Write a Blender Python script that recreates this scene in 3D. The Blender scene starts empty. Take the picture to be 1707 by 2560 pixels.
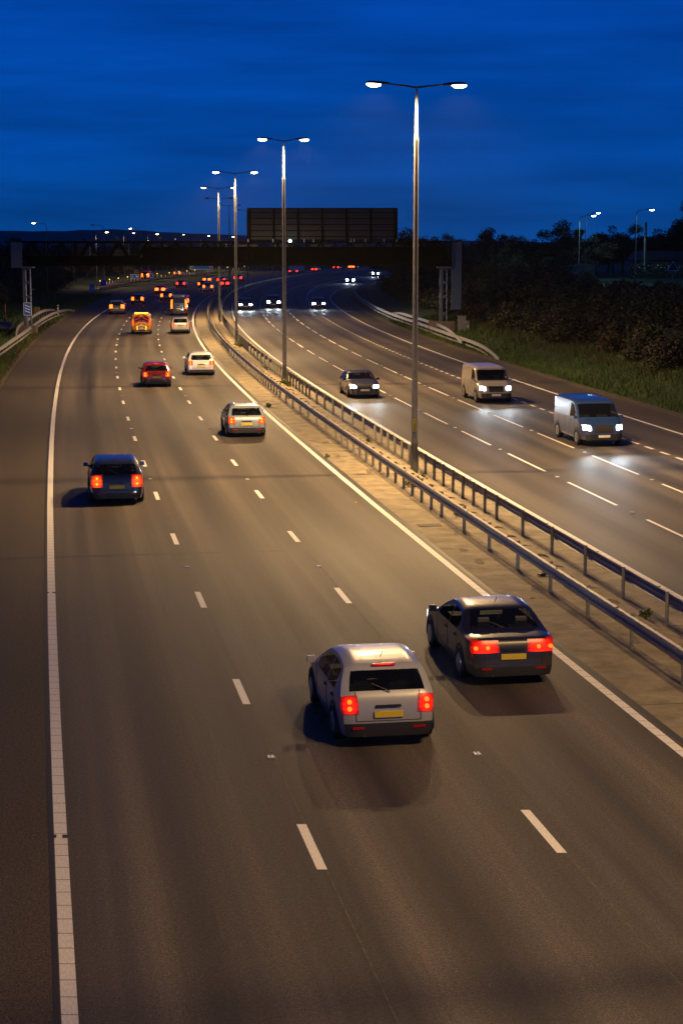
import bpy, math, random
import numpy as np
from mathutils import Vector, Matrix
R = math.radians
rnd = random.Random(7)
S = bpy.context.scene
COL = S.collection

# ------------------------------------------------------------------ camera, sky, exposure
cam = bpy.data.objects.new("camera", bpy.data.cameras.new("camera"))
COL.objects.link(cam)
cam.data.sensor_fit = 'VERTICAL'
cam.data.sensor_height = 36.0
cam.data.lens = 4400 / 2560 * 36.0
cam.data.clip_end = 30000
cam.location = (0, 0, 9.0)
cam.rotation_euler = (R(90 - 8.76), 0, 0)
S.camera = cam
S.view_settings.view_transform = 'Standard'
S.view_settings.look = 'None'
S.view_settings.gamma = 1
S.view_settings.exposure = 0.0
S.render.film_transparent = False
S.cycles.use_denoising = True
S.cycles.max_bounces = 5
S.cycles.diffuse_bounces = 2
S.cycles.glossy_bounces = 3
S.cycles.volume_bounces = 0
S.cycles.sample_clamp_indirect = 3.0
S.cycles.caustics_reflective = False
S.cycles.caustics_refractive = False

wd = bpy.data.worlds.new("World")
S.world = wd
wd.use_nodes = True
nt = wd.node_tree
nt.nodes.clear()
out = nt.nodes.new("ShaderNodeOutputWorld")
bg = nt.nodes.new("ShaderNodeBackground")
nt.links.new(bg.outputs[0], out.inputs[0])
tc = nt.nodes.new("ShaderNodeTexCoord")
sep = nt.nodes.new("ShaderNodeSeparateXYZ")
nt.links.new(tc.outputs['Generated'], sep.inputs[0])
mr = nt.nodes.new("ShaderNodeMapRange")
mr.inputs['From Min'].default_value = 0.0
mr.inputs['From Max'].default_value = 0.55
nt.links.new(sep.outputs['Z'], mr.inputs['Value'])
ramp = nt.nodes.new("ShaderNodeValToRGB")
cr = ramp.color_ramp
cr.elements[0].position = 0.0
cr.elements[0].color = (0.0020, 0.076, 0.34, 1)
cr.elements[1].position = 1.0
cr.elements[1].color = (0.0004, 0.010, 0.075, 1)
e = cr.elements.new(0.09); e.color = (0.0006, 0.066, 0.36, 1)
e = cr.elements.new(0.24); e.color = (0.0004, 0.062, 0.40, 1)
e = cr.elements.new(0.5); e.color = (0.0004, 0.022, 0.16, 1)
nt.links.new(mr.outputs[0], ramp.inputs[0])
# thin stretched cloud bands
mp = nt.nodes.new("ShaderNodeMapping")
mp.inputs['Scale'].default_value = (2.6, 2.6, 26)
mp.inputs['Rotation'].default_value = (0, R(1.5), 0)
nt.links.new(tc.outputs['Generated'], mp.inputs[0])
cn = nt.nodes.new("ShaderNodeTexNoise")
cn.inputs['Scale'].default_value = 2.2
cn.inputs['Detail'].default_value = 5
cn.inputs['Roughness'].default_value = 0.55
nt.links.new(mp.outputs[0], cn.inputs['Vector'])
cmr = nt.nodes.new("ShaderNodeMapRange")
cmr.inputs['From Min'].default_value = 0.33
cmr.inputs['From Max'].default_value = 0.68
cmr.inputs['To Min'].default_value = 0.74
cmr.inputs['To Max'].default_value = 1.16
nt.links.new(cn.outputs['Fac'], cmr.inputs['Value'])
mul = nt.nodes.new("ShaderNodeMix"); mul.data_type = 'RGBA'; mul.blend_type = 'MULTIPLY'
mul.inputs[0].default_value = 1.0
nt.links.new(ramp.outputs[0], mul.inputs[6])
nt.links.new(cmr.outputs[0], mul.inputs[7])
nt.links.new(mul.outputs[2], bg.inputs[0])
bg.inputs['Strength'].default_value = 1.0

LAMP_W = 15000.0            # main lanterns
LAMP_COL = (1.0, 0.625, 0.27)
HEAD_COL = (0.80, 0.92, 1.0)

# ------------------------------------------------------------------ road alignment (metres)
XR = [11.35, 9.57, 7.82, 6.1, 4.42, 2.77, 1.14, -0.45, -2.01, -3.54, -5.02, -6.46, -7.85, -9.18, -10.46, -11.67, -12.83, -13.92,
      -14.94, -15.9, -16.78, -17.59, -18.33, -19.0, -19.6, -20.12, -20.58, -20.96, -21.27, -21.51, -21.67, -21.75, -21.74, -21.63,
      -21.42, -21.1, -20.67, -20.13, -19.49, -18.76, -17.94, -17.06, -16.12, -15.14, -14.12, -13.07]
XY = [10.0 * i for i in range(len(XR))]
y_, x_, sl = 450.0, -13.07, 0.107
while y_ < 4000:
    sl = min(sl + 0.001 * 10, 0.62); x_ += sl * 10; y_ += 10
    XY.append(y_); XR.append(x_)
y0_, x0_ = 0.0, 11.35
for i in range(12):
    XY.insert(0, -10.0 * (i + 1)); XR.insert(0, 11.35 + 1.78 * (i + 1))
XY = np.array(XY); XR = np.array(XR)


def xr(y):
    return np.interp(y, XY, XR)


def slope(y):
    return (xr(y + 6) - xr(y - 6)) / 12.0


def lin(*kn):
    ky = np.array([k[0] for k in kn], float); ku = np.array([k[1] for k in kn], float)
    return lambda y: np.interp(y, ky, ku)


OFF = dict(
    LE=lin((0, -14.5), (110, -14.7), (220, -14.9), (280, -15.8), (320, -17.5), (345, -19.0), (400, -20.0), (600, -20.0)),
    L0=lin((0, -11.05), (100, -11.25), (300, -11.9), (450, -12.4)),
    L1=lin((0, -7.32), (300, -7.6), (450, -7.9)),
    L2=lin((0, -3.66), (450, -3.8)),
    L3=lin((0, 0.0), (450, 0.0)),
    R0=lin((0, 4.9), (400, 4.75)),
    R1=lin((0, 8.2), (100, 8.37), (400, 8.9)),
    R2=lin((0, 11.55), (100, 11.76), (400, 12.45)),
    R3=lin((0, 14.8), (100, 15.12), (400, 16.3)),
    SN=lin((0, 15.12), (305, 15.9), (340, 17.2), (400, 20.5), (470, 27), (600, 44)),
    R4=lin((0, 18.3), (100, 18.4), (185, 18.8), (283, 19.5), (330, 21.2), (381, 25.5), (450, 33), (600, 52)),
    RE=lin((0, 21.0), (185, 21.4), (283, 22.4), (330, 24.4), (381, 28.8), (450, 36.5), (600, 56)),
)


def U(k, y, d=0.0):
    return xr(y) + OFF[k](y) + d


def P(u, y, z=0.0):
    return Vector((float(xr(y)) + u, y, z))


def yaw(y):
    return -math.atan(float(slope(y)))


# ------------------------------------------------------------------ materials
MATS = {}


def mat(name, col, rough=0.6, metal=0.0, noise=0.0, nscale=6.0, emit=None, es=0.0, coat=0.0, bump=0.0, spec=0.5, bscale=None, rand=0.0, stretch=None):
    if name in MATS:
        return MATS[name]
    m = bpy.data.materials.new(name)
    m.use_nodes = True
    n = m.node_tree.nodes; l = m.node_tree.links
    b = n["Principled BSDF"]
    b.inputs['Base Color'].default_value = (*col, 1)
    b.inputs['Roughness'].default_value = rough
    b.inputs['Metallic'].default_value = metal
    b.inputs['Specular IOR Level'].default_value = spec
    if coat:
        b.inputs['Coat Weight'].default_value = coat
        b.inputs['Coat Roughness'].default_value = 0.06
    if emit:
        b.inputs['Emission Color'].default_value = (*emit, 1)
        b.inputs['Emission Strength'].default_value = es
    t = None
    if noise or bump:
        t = n.new("ShaderNodeTexCoord")
        src = t.outputs['Object']
        if stretch:
            mpp = n.new("ShaderNodeMapping"); mpp.inputs['Scale'].default_value = stretch
            l.new(src, mpp.inputs[0]); src = mpp.outputs[0]
    last = None
    if noise:
        x = n.new("ShaderNodeTexNoise"); x.inputs['Scale'].default_value = nscale
        x.inputs['Detail'].default_value = 6; x.inputs['Roughness'].default_value = 0.65
        l.new(src, x.inputs['Vector'])
        r = n.new("ShaderNodeMapRange")
        r.inputs['From Min'].default_value = 0.28; r.inputs['From Max'].default_value = 0.72
        r.inputs['To Min'].default_value = 1 - noise; r.inputs['To Max'].default_value = 1 + noise
        l.new(x.outputs['Fac'], r.inputs['Value'])
        mx = n.new("ShaderNodeMix"); mx.data_type = 'RGBA'; mx.blend_type = 'MULTIPLY'; mx.inputs[0].default_value = 1
        mx.inputs[6].default_value = (*col, 1)
        l.new(r.outputs[0], mx.inputs[7])
        last = mx.outputs[2]
        l.new(last, b.inputs['Base Color'])
    if rand:
        oi = n.new("ShaderNodeObjectInfo")
        hs = n.new("ShaderNodeHueSaturation")
        if last is None:
            hs.inputs['Color'].default_value = (*col, 1)
        else:
            l.new(last, hs.inputs['Color'])
        a = n.new("ShaderNodeMapRange"); a.inputs['To Min'].default_value = 0.5 - rand * 0.13; a.inputs['To Max'].default_value = 0.5 + rand * 0.05
        l.new(oi.outputs['Random'], a.inputs['Value']); l.new(a.outputs[0], hs.inputs['Hue'])
        mm = n.new("ShaderNodeMath"); mm.operation = 'MULTIPLY'; mm.inputs[1].default_value = 7.13
        l.new(oi.outputs['Random'], mm.inputs[0])
        fr = n.new("ShaderNodeMath"); fr.operation = 'FRACT'; l.new(mm.outputs[0], fr.inputs[0])
        a2 = n.new("ShaderNodeMapRange"); a2.inputs['To Min'].default_value = 1 - rand * .5; a2.inputs['To Max'].default_value = 1 + rand * .6
        l.new(fr.outputs[0], a2.inputs['Value']); l.new(a2.outputs[0], hs.inputs['Value'])
        l.new(hs.outputs[0], b.inputs['Base Color'])
    if bump:
        x2 = n.new("ShaderNodeTexNoise"); x2.inputs['Scale'].default_value = bscale or nscale * 4
        x2.inputs['Detail'].default_value = 3
        l.new(src, x2.inputs['Vector'])
        bp = n.new("ShaderNodeBump"); bp.inputs['Strength'].default_value = bump; bp.inputs['Distance'].default_value = 0.02
        l.new(x2.outputs['Fac'], bp.inputs['Height']); l.new(bp.outputs[0], b.inputs['Normal'])
    MATS[name] = m
    return m


def asphalt(name, col, grain, wear, phase, rough):
    m = bpy.data.materials.new(name); m.use_nodes = True
    n = m.node_tree.nodes; l = m.node_tree.links; b = n["Principled BSDF"]
    uv = n.new("ShaderNodeUVMap")

    def mth(op, a, bb=None, c=None):
        q = n.new("ShaderNodeMath"); q.operation = op
        for i, v in enumerate((a, bb, c)):
            if v is None: continue
            if isinstance(v, (int, float)): q.inputs[i].default_value = v
            else: l.new(v, q.inputs[i])
        return q.outputs[0]

    def noise(scale, vec, detail=3, ro=.6):
        q = n.new("ShaderNodeTexNoise"); q.inputs['Scale'].default_value = scale; q.inputs['Detail'].default_value = detail
        q.inputs['Roughness'].default_value = ro; l.new(vec, q.inputs['Vector']); return q.outputs['Fac']

    def mrange(v, a, bb, c, d):
        q = n.new("ShaderNodeMapRange")
        for k, x in zip(('From Min', 'From Max', 'To Min', 'To Max'), (a, bb, c, d)): q.inputs[k].default_value = x
        l.new(v, q.inputs['Value']); return q.outputs[0]

    def mapped(sx, sy):
        q = n.new("ShaderNodeMapping"); q.inputs['Scale'].default_value = (sx, sy, 1); l.new(uv.outputs[0], q.inputs[0]); return q.outputs[0]
    sp = n.new("ShaderNodeSeparateXYZ"); l.new(uv.outputs[0], sp.inputs[0])
    # grain of the stone chippings
    g1 = mrange(noise(38, uv.outputs[0], 2), .3, .7, 1 - grain, 1 + grain)
    g0 = mrange(noise(15, uv.outputs[0], 2), .3, .7, 1 - grain * .38, 1 + grain * .38)
    pk = noise(26, uv.outputs[0], 0)
    speck = mrange(pk, .76, .80, 1.0, 1.9)
    g2 = mrange(noise(110, uv.outputs[0], 1), .3, .75, 1 - grain * .8, 1 + grain * 1.0)
    # long oil and wear streaks running with the traffic
    s1 = mrange(noise(1.0, mapped(.95, 0.010), 3), .3, .7, 1 - wear, 1 + wear)
    s2 = mrange(noise(1.0, mapped(4.5, 0.02), 2), .3, .7, 1 - wear * .22, 1 + wear * .22)
    big = mrange(noise(.16, mapped(1, .35), 5), .3, .7, .84, 1.16)
    fr = mth('FRACT', mth('DIVIDE', mth('ADD', sp.outputs[0], phase), 3.66))
    tr = mth('COSINE', mth('MULTIPLY', fr, 2 * math.pi * 2))         # two wheel tracks per lane
    trk = mth('ADD', 1.0, mth('MULTIPLY', tr, -wear * .35))
    oil = mth('POWER', mth('ABSOLUTE', mth('SINE', mth('MULTIPLY', fr, math.pi))), 10.0)
    oilf = mth('SUBTRACT', 1.0, mth('MULTIPLY', oil, wear * .55))
    f = g1
    for k in (g0, g2, speck, s1, s2, big, trk, oilf): f = mth('MULTIPLY', f, k)
    mx = n.new("ShaderNodeMix"); mx.data_type = 'RGBA'; mx.blend_type = 'MULTIPLY'; mx.inputs[0].default_value = 1
    mx.inputs[6].default_value = (*col, 1); l.new(f, mx.inputs[7]); l.new(mx.outputs[2], b.inputs['Base Color'])
    l.new(mrange(s1, 1 - wear, 1 + wear, rough - .06, rough + .08), b.inputs['Roughness'])
    b.inputs['Specular IOR Level'].default_value = .42
    bp = n.new("ShaderNodeBump"); bp.inputs['Strength'].default_value = .55; bp.inputs['Distance'].default_value = .012
    l.new(noise(60, uv.outputs[0], 2), bp.inputs['Height']); l.new(bp.outputs[0], b.inputs['Normal'])
    return m


def paint(name, col, crack):
    """thermoplastic road paint; raised-rib cross lines every half metre, worn edges (UV: across 0..1, along in metres)"""
    m = bpy.data.materials.new(name); m.use_nodes = True
    n = m.node_tree.nodes; l = m.node_tree.links; b = n["Principled BSDF"]
    uv = n.new("ShaderNodeUVMap"); sp = n.new("ShaderNodeSeparateXYZ"); l.new(uv.outputs[0], sp.inputs[0])
    nz = n.new("ShaderNodeTexNoise"); nz.inputs['Scale'].default_value = 9; nz.inputs['Detail'].default_value = 5
    l.new(uv.outputs[0], nz.inputs['Vector'])
    r = n.new("ShaderNodeMapRange"); r.inputs['From Min'].default_value = .3; r.inputs['From Max'].default_value = .7
    r.inputs['To Min'].default_value = .82; r.inputs['To Max'].default_value = 1.08; l.new(nz.outputs['Fac'], r.inputs['Value'])
    fac = r.outputs[0]
    if crack:
        d = n.new("ShaderNodeMath"); d.operation = 'MULTIPLY'; d.inputs[1].default_value = 2.0; l.new(sp.outputs[1], d.inputs[0])
        wob = n.new("ShaderNodeMath"); wob.operation = 'MULTIPLY_ADD'; wob.inputs[1].default_value = .09
        l.new(nz.outputs['Fac'], wob.inputs[0]); l.new(d.outputs[0], wob.inputs[2])
        fr = n.new("ShaderNodeMath"); fr.operation = 'FRACT'; l.new(wob.outputs[0], fr.inputs[0])
        lt = n.new("ShaderNodeMath"); lt.operation = 'LESS_THAN'; lt.inputs[1].default_value = .05; l.new(fr.outputs[0], lt.inputs[0])
        q = n.new("ShaderNodeMath"); q.operation = 'MULTIPLY_ADD'; q.inputs[1].default_value = -.62; q.inputs[2].default_value = 1
        l.new(lt.outputs[0], q.inputs[0])
        w = n.new("ShaderNodeMath"); w.operation = 'MULTIPLY'; l.new(q.outputs[0], w.inputs[0]); l.new(fac, w.inputs[1]); fac = w.outputs[0]
    mx = n.new("ShaderNodeMix"); mx.data_type = 'RGBA'; mx.blend_type = 'MULTIPLY'; mx.inputs[0].default_value = 1
    mx.inputs[6].default_value = (*col, 1); l.new(fac, mx.inputs[7]); l.new(mx.outputs[2], b.inputs['Base Color'])
    b.inputs['Roughness'].default_value = .55
    return m


M_ROAD = asphalt("road_asphalt", (0.078, 0.066, 0.052), .62, .52, 11.1, .66)
M_ROADR = asphalt("road_asphalt_right", (0.076, 0.065, 0.052), .5, .45, 2.44, .62)
M_SHOULDER = asphalt("shoulder_asphalt", (0.066, 0.052, 0.036), .85, .10, 0, .8)
M_PAINT = paint("white_road_paint", (.86, .83, .77), False)
M_RIB = paint("ribbed_edge_paint", (.84, .81, .75), True)
M_JOINT = mat("joint_sealant", (.022, .021, .02), .6)
M_CONC = mat("median_concrete", (.25, .21, .14), .85, noise=.5, nscale=1.3, bump=.5, bscale=30)
M_BLOCK = mat("kerb_concrete", (.31, .25, .16), .88, noise=.4, nscale=2.2, bump=.5, bscale=24)
M_GALV = mat("galvanised_steel", (.36, .35, .33), .58, metal=.25, noise=.22, nscale=7)
M_POST = mat("weathered_galvanised", (.27, .265, .24), .6, metal=.25, noise=.3, nscale=9)
M_COLUMN = mat("column_galvanised", (.155, .155, .145), .55, metal=.15, noise=.15, nscale=5)
M_DARK = mat("dark_housing", (.03, .032, .036), .5)
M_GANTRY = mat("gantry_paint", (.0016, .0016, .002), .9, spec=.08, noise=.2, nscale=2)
M_GLEG = mat("gantry_leg_grey", (.11, .125, .15), .5, metal=.3, noise=.2, nscale=3)
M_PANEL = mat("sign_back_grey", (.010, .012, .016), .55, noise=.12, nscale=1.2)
M_BLUE = mat("sign_blue", (.012, .13, .62), .45)
M_WHITE = mat("sign_white", (.78, .78, .76), .45)
M_GRASS = mat("verge_grass", (.036, .066, .008), .9, noise=.55, nscale=1.4, bump=.8, bscale=20)
M_BLADE = mat("grass_blades", (.05, .10, .008), .8, noise=.4, nscale=.6)
M_STRAW = mat("dry_grass", (.075, .055, .02), .85, noise=.35, nscale=1.0)
M_DIRT = mat("verge_soil", (.10, .075, .045), .95, noise=.5, nscale=3, bump=.8, bscale=30)
M_LEAF = mat("foliage", (.046, .055, .02), .75, noise=.5, nscale=.9, rand=.9)
M_LEAFB = mat("autumn_foliage", (.075, .036, .02), .8, noise=.5, nscale=.9, rand=.4)
M_BARK = mat("bark", (.05, .04, .03), .9, noise=.4, nscale=8, bump=.6)
M_GLASS = mat("dark_car_glass", (.012, .014, .016), .06, spec=.7)


def car_glass():
    m = bpy.data.materials.new("tinted_glass"); m.use_nodes = True; n = m.node_tree.nodes; l = m.node_tree.links
    b = n["Principled BSDF"]; b.inputs['Base Color'].default_value = (.01, .012, .014, 1); b.inputs['Roughness'].default_value = .05; b.inputs['Specular IOR Level'].default_value = .8
    t_ = n.new("ShaderNodeBsdfTransparent"); t_.inputs[0].default_value = (.62, .66, .66, 1)
    x_ = n.new("ShaderNodeMixShader"); x_.inputs[0].default_value = .42
    l.new(t_.outputs[0], x_.inputs[1]); l.new(b.outputs[0], x_.inputs[2]); l.new(x_.outputs[0], n["Material Output"].inputs['Surface'])
    return m


M_TINT = car_glass()
M_SEAT = mat("seat_cloth", (.07, .068, .065), .9, noise=.2, nscale=20)
M_RUBBER = mat("tyre_rubber", (.015, .015, .015), .8)
M_TRIM = mat("black_trim", (.016, .016, .017), .55)
M_RIM = mat("alloy_rim", (.45, .45, .46), .3, metal=.9)
M_YPLATE = mat("yellow_plate", (.75, .55, .04), .5)
M_WPLATE = mat("white_plate", (.75, .75, .72), .5)
M_TAIL = mat("tail_light_red", (.35, .01, .005), .3, emit=(1, .012, .002), es=2.0)
M_TAILO = mat("tail_light_orange", (.4, .03, .005), .3, emit=(1, .05, .004), es=3.6)
M_TAILF = mat("tail_light_far", (.4, .03, .005), .3, emit=(1, .09, .008), es=7.0)
M_TAILFR = mat("tail_light_far_red", (.4, .01, .005), .3, emit=(1, .02, .008), es=6.0)


def lens_glow(m, lo, hi, bands):
    n = m.node_tree.nodes; l = m.node_tree.links; b = n["Principled BSDF"]
    tc_ = n.new("ShaderNodeTexCoord"); mp_ = n.new("ShaderNodeMapping"); mp_.inputs['Location'].default_value = (-.5, 0, -.5); mp_.inputs['Scale'].default_value = (1, 0, 1)
    l.new(tc_.outputs['Generated'], mp_.inputs[0])
    ln = n.new("ShaderNodeVectorMath"); ln.operation = 'LENGTH'; l.new(mp_.outputs[0], ln.inputs[0])
    r_ = n.new("ShaderNodeMapRange"); r_.interpolation_type = 'SMOOTHSTEP'
    for k_, v_ in zip(('From Min', 'From Max', 'To Min', 'To Max'), (.12, .56, hi, lo)): r_.inputs[k_].default_value = v_
    l.new(ln.outputs['Value'], r_.inputs['Value'])
    w_ = n.new("ShaderNodeTexWave"); w_.bands_direction = 'Z' if bands > 0 else 'X'; w_.inputs['Scale'].default_value = abs(bands); l.new(tc_.outputs['Generated'], w_.inputs['Vector'])
    q_ = n.new("ShaderNodeMapRange"); q_.inputs['To Min'].default_value = .62; q_.inputs['To Max'].default_value = 1.1; l.new(w_.outputs['Fac'], q_.inputs['Value'])
    x_ = n.new("ShaderNodeMath"); x_.operation = 'MULTIPLY'; l.new(r_.outputs[0], x_.inputs[0]); l.new(q_.outputs[0], x_.inputs[1])
    l.new(x_.outputs[0], b.inputs['Emission Strength'])


M_HEADN = mat('headlight_lens_near', (.8, .8, .8), .2, emit=(.86, .90, 1), es=40.0)
lens_glow(M_HEADN, 1.5, 70.0, -1.2)
lens_glow(M_TAIL, .22, 2.3, 1.3)
lens_glow(M_TAILO, .35, 3.8, 1.3)
M_TAILC = mat("tail_core_red", (.4, .03, .005), .3, emit=(1, .06, .004), es=6)
M_TAILOC = mat("tail_core_orange", (.4, .03, .005), .3, emit=(1, .13, .006), es=6.0)
M_HEAD = mat("headlight_lens", (.8, .8, .8), .2, emit=(.86, .90, 1), es=40.0)
M_HEADF = mat("headlight_lens_far", (.8, .8, .8), .2, emit=(.86, .90, 1), es=60.0)
M_LENS = mat("lantern_lens", (.8, .7, .5), .3, emit=(1, .78, .45), es=34.0)
M_LENSD = mat("lantern_lens_dim", (.8, .7, .5), .3, emit=(1, .74, .45), es=7.0)
M_LENSC = mat("lantern_lens_cool", (.7, .8, .8), .3, emit=(.62, .98, 1), es=30.0)
M_LENSOFF = mat("lantern_lens_off", (.10, .11, .12), .25)
M_AMBER = mat("amber_beacon", (.6, .35, .02), .3, emit=(1, .50, .03), es=4.0)
M_CONER = mat("cylinder_red", (.45, .03, .015), .6)
M_CONEW = mat("cylinder_white", (.8, .8, .78), .35)
M_HILL = mat("hill_scrub", (.06, .075, .05), 1.0, noise=.3, nscale=.004)
M_WOOD = mat("weathered_wood", (.24, .15, .075), .85, noise=.3, nscale=8)
M_REDSIGN = mat("sign_red", (.5, .02, .02), .45)
M_YELLOW = mat("sign_yellow", (.7, .42, .01), .5)
M_STUD = mat("stud_casting", (.25, .25, .25), .4, metal=.7)
M_STUDL = mat("stud_reflector", (.9, .92, .95), .15)
M_ROOF = mat("roof_tiles", (.06, .06, .07), .7, noise=.25, nscale=6)
M_BRICK = mat("brick_wall", (.20, .12, .08), .85, noise=.25, nscale=7)


# ------------------------------------------------------------------ mesh helpers
class MB:
    def __init__(s):
        s.v = []; s.f = []; s.mi = []; s.uv = None

    def add(s, vs, fs, mi=0):
        o = len(s.v); s.v += [tuple(v) for v in vs]
        s.f += [tuple(i + o for i in f) for f in fs]; s.mi += [mi] * len(fs)

    def box(s, c, d, rz=0.0, mi=0, taper=1.0, mtx=None):
        x, y, z = d[0] / 2, d[1] / 2, d[2] / 2
        vs = [(sx * x * (taper if sz > 0 else 1), sy * y * (taper if sz > 0 else 1), sz * z) for sz in (-1, 1) for sx, sy in ((-1, -1), (1, -1), (1, 1), (-1, 1))]
        if mtx is None:
            ca, sa = math.cos(rz), math.sin(rz)
            vs = [(c[0] + ca * a - sa * b, c[1] + sa * a + ca * b, c[2] + e_) for a, b, e_ in vs]
        else:
            vs = [tuple(mtx @ Vector(v) + Vector(c)) for v in vs]
        s.add(vs, [(0, 3, 2, 1), (4, 5, 6, 7), (0, 1, 5, 4), (1, 2, 6, 5), (2, 3, 7, 6), (3, 0, 4, 7)], mi)
        return s

    def bar(s, a, b, w, h=None, mi=0):
        a = Vector(a); b = Vector(b); h = h or w
        d = b - a; L = d.length
        q = d.to_track_quat('Z', 'Y').to_matrix()
        s.box((a + b) / 2, (w, h, L), mi=mi, mtx=q)
        return s

    def tube(s, pts, rads, n=10, cap=True, mi=0):
        pts = [Vector(p) for p in pts]
        rings = []
        for i, p in enumerate(pts):
            t = (pts[min(i + 1, len(pts) - 1)] - pts[max(i - 1, 0)])
            if t.length < 1e-6: t = Vector((0, 0, 1))
            q = t.to_track_quat('Z', 'Y').to_matrix()
            r = rads[i] if isinstance(rads, (list, tuple)) else rads
            rings.append([tuple(p + q @ Vector((r * math.cos(2 * math.pi * k / n), r * math.sin(2 * math.pi * k / n), 0))) for k in range(n)])
        vs = [v for g in rings for v in g]; fs = []
        for i in range(len(pts) - 1):
            for k in range(n):
                a = i * n + k; b_ = i * n + (k + 1) % n
                fs.append((a, b_, b_ + n, a + n))
        if cap:
            fs.append(tuple(reversed(range(n)))); fs.append(tuple((len(pts) - 1) * n + k for k in range(n)))
        s.add(vs, fs, mi)
        return s

    def lathe(s, prof, n=16, axis='Z', c=(0, 0, 0), mi=0):
        vs = []; fs = []
        for (r, h) in prof:
            for k in range(n):
                a = 2 * math.pi * k / n
                x, y = r * math.cos(a), r * math.sin(a)
                v = (x, y, h) if axis == 'Z' else ((h, x, y) if axis == 'X' else (x, h, y))
                vs.append((v[0] + c[0], v[1] + c[1], v[2] + c[2]))
        for i in range(len(prof) - 1):
            for k in range(n):
                a = i * n + k; b_ = i * n + (k + 1) % n
                fs.append((a, b_, b_ + n, a + n))
        fs.append(tuple(reversed(range(n)))); fs.append(tuple((len(prof) - 1) * n + k for k in range(n)))
        s.add(vs, fs, mi)
        return s

    def prism(s, poly, z0, z1, mi=0, frame=None):
        """poly in a local plane (a,b); frame maps (a,b,depth) to xyz"""
        fr = frame or (lambda a, b, d: (a, b, d))
        n = len(poly)
        vs = [fr(a, b, z0) for a, b in poly] + [fr(a, b, z1) for a, b in poly]
        fs = [tuple(reversed(range(n))), tuple(range(n, 2 * n))] + [(i, (i + 1) % n, n + (i + 1) % n, n + i) for i in range(n)]
        s.add(vs, fs, mi)
        return s

    def sweep(s, pts, prof, closed=True, mi=0):
        """prof: (lateral, up) points swept along pts (mostly horizontal path)"""
        vs = []; n = len(prof)
        for i, p in enumerate(pts):
            p = Vector(p); t = Vector(pts[min(i + 1, len(pts) - 1)]) - Vector(pts[max(i - 1, 0)]); t.z = 0; t.normalize()
            nx = Vector((t.y, -t.x, 0))
            for a, b in prof: vs.append(tuple(p + nx * a + Vector((0, 0, b))))
        fs = []
        for i in range(len(pts) - 1):
            for k in range(n if closed else n - 1):
                a = i * n + k; b = i * n + (k + 1) % n
                fs.append((a, a + n, b + n, b))
        if closed:
            fs.append(tuple(range(n))); fs.append(tuple(reversed(range((len(pts) - 1) * n, len(pts) * n))))
        s.add(vs, fs, mi)
        return s

    def build(s, name, mats, parent=None, smooth=False, auto=None):
        me = bpy.data.meshes.new(name)
        me.from_pydata(s.v, [], s.f)
        if not isinstance(mats, (list, tuple)): mats = [mats]
        for m in mats: me.materials.append(m)
        if any(s.mi): me.polygons.foreach_set("material_index", s.mi)
        if s.uv is not None:
            lay = me.uv_layers.new(name="UVMap")
            li = np.zeros(len(me.loops), dtype=np.int32); me.loops.foreach_get("vertex_index", li)
            lay.data.foreach_set("uv", np.array(s.uv, dtype=np.float32)[li].ravel())
        if smooth:
            me.polygons.foreach_set("use_smooth", [True] * len(me.polygons))
            if auto: 
                try: me.set_sharp_from_angle(angle=R(auto))
                except Exception: pass
        me.update()
        o = bpy.data.objects.new(name, me); COL.objects.link(o)
        if parent is not None: o.parent = parent
        return o


def tag(o, label=None, cat=None, group=None, kind=None):
    if label: o['label'] = label
    if cat: o['category'] = cat
    if group: o['group'] = group
    if kind: o['kind'] = kind
    return o


def empty(name, loc, rz=0.0, label=None, cat=None, group=None):
    o = bpy.data.objects.new(name, None); COL.objects.link(o)
    o.location = loc; o.rotation_euler = (0, 0, rz); o.empty_display_size = .2
    return tag(o, label, cat, group)


def dup(root, loc, rz=0.0, scale=None, label=None, group=None):
    def rec(o, par):
        c = o.copy(); COL.objects.link(c)
        if par is not None: c.parent = par
        for k in [q for q in bpy.data.objects if q.parent == o]: rec(k, c)
        return c
    kids = KIDS.get(root.name)
    if kids is None:
        c = rec(root, None)
    else:
        c = root.copy(); COL.objects.link(c)
        for k in kids:
            kc = k.copy(); COL.objects.link(kc); kc.parent = c
            for g in KIDS.get(k.name, []):
                gc = g.copy(); COL.objects.link(gc); gc.parent = kc
    c.location = loc; c.rotation_euler = (0, 0, rz)
    if scale: c.scale = scale
    if label: c['label'] = label
    if group: c['group'] = group
    return c


KIDS = {}


def keep_kids(root):
    """remember a prototype's children so copying does not search the whole scene"""
    ks = [q for q in COL.objects if q.parent == root]
    KIDS[root.name] = ks
    for k in ks: KIDS[k.name] = [q for q in COL.objects if q.parent == k]
    return root


ORD = "first second third fourth fifth sixth seventh eighth ninth tenth eleventh twelfth thirteenth fourteenth fifteenth sixteenth seventeenth eighteenth nineteenth twentieth".split()


def ordn(n):
    if n <= 20: return ORD[n - 1]
    tens = {2: "twenty", 3: "thirty", 4: "forty", 5: "fifty", 6: "sixty", 7: "seventy", 8: "eighty", 9: "ninety"}
    tt = {2: "twentieth", 3: "thirtieth", 4: "fortieth", 5: "fiftieth", 6: "sixtieth", 7: "seventieth", 8: "eightieth", 9: "ninetieth"}
    if n >= 100: return "hundredth" if n == 100 else "hundred-and-" + ordn(n - 100)
    return tt[n // 10] if n % 10 == 0 else tens[n // 10] + "-" + ORD[n % 10 - 1]


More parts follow.
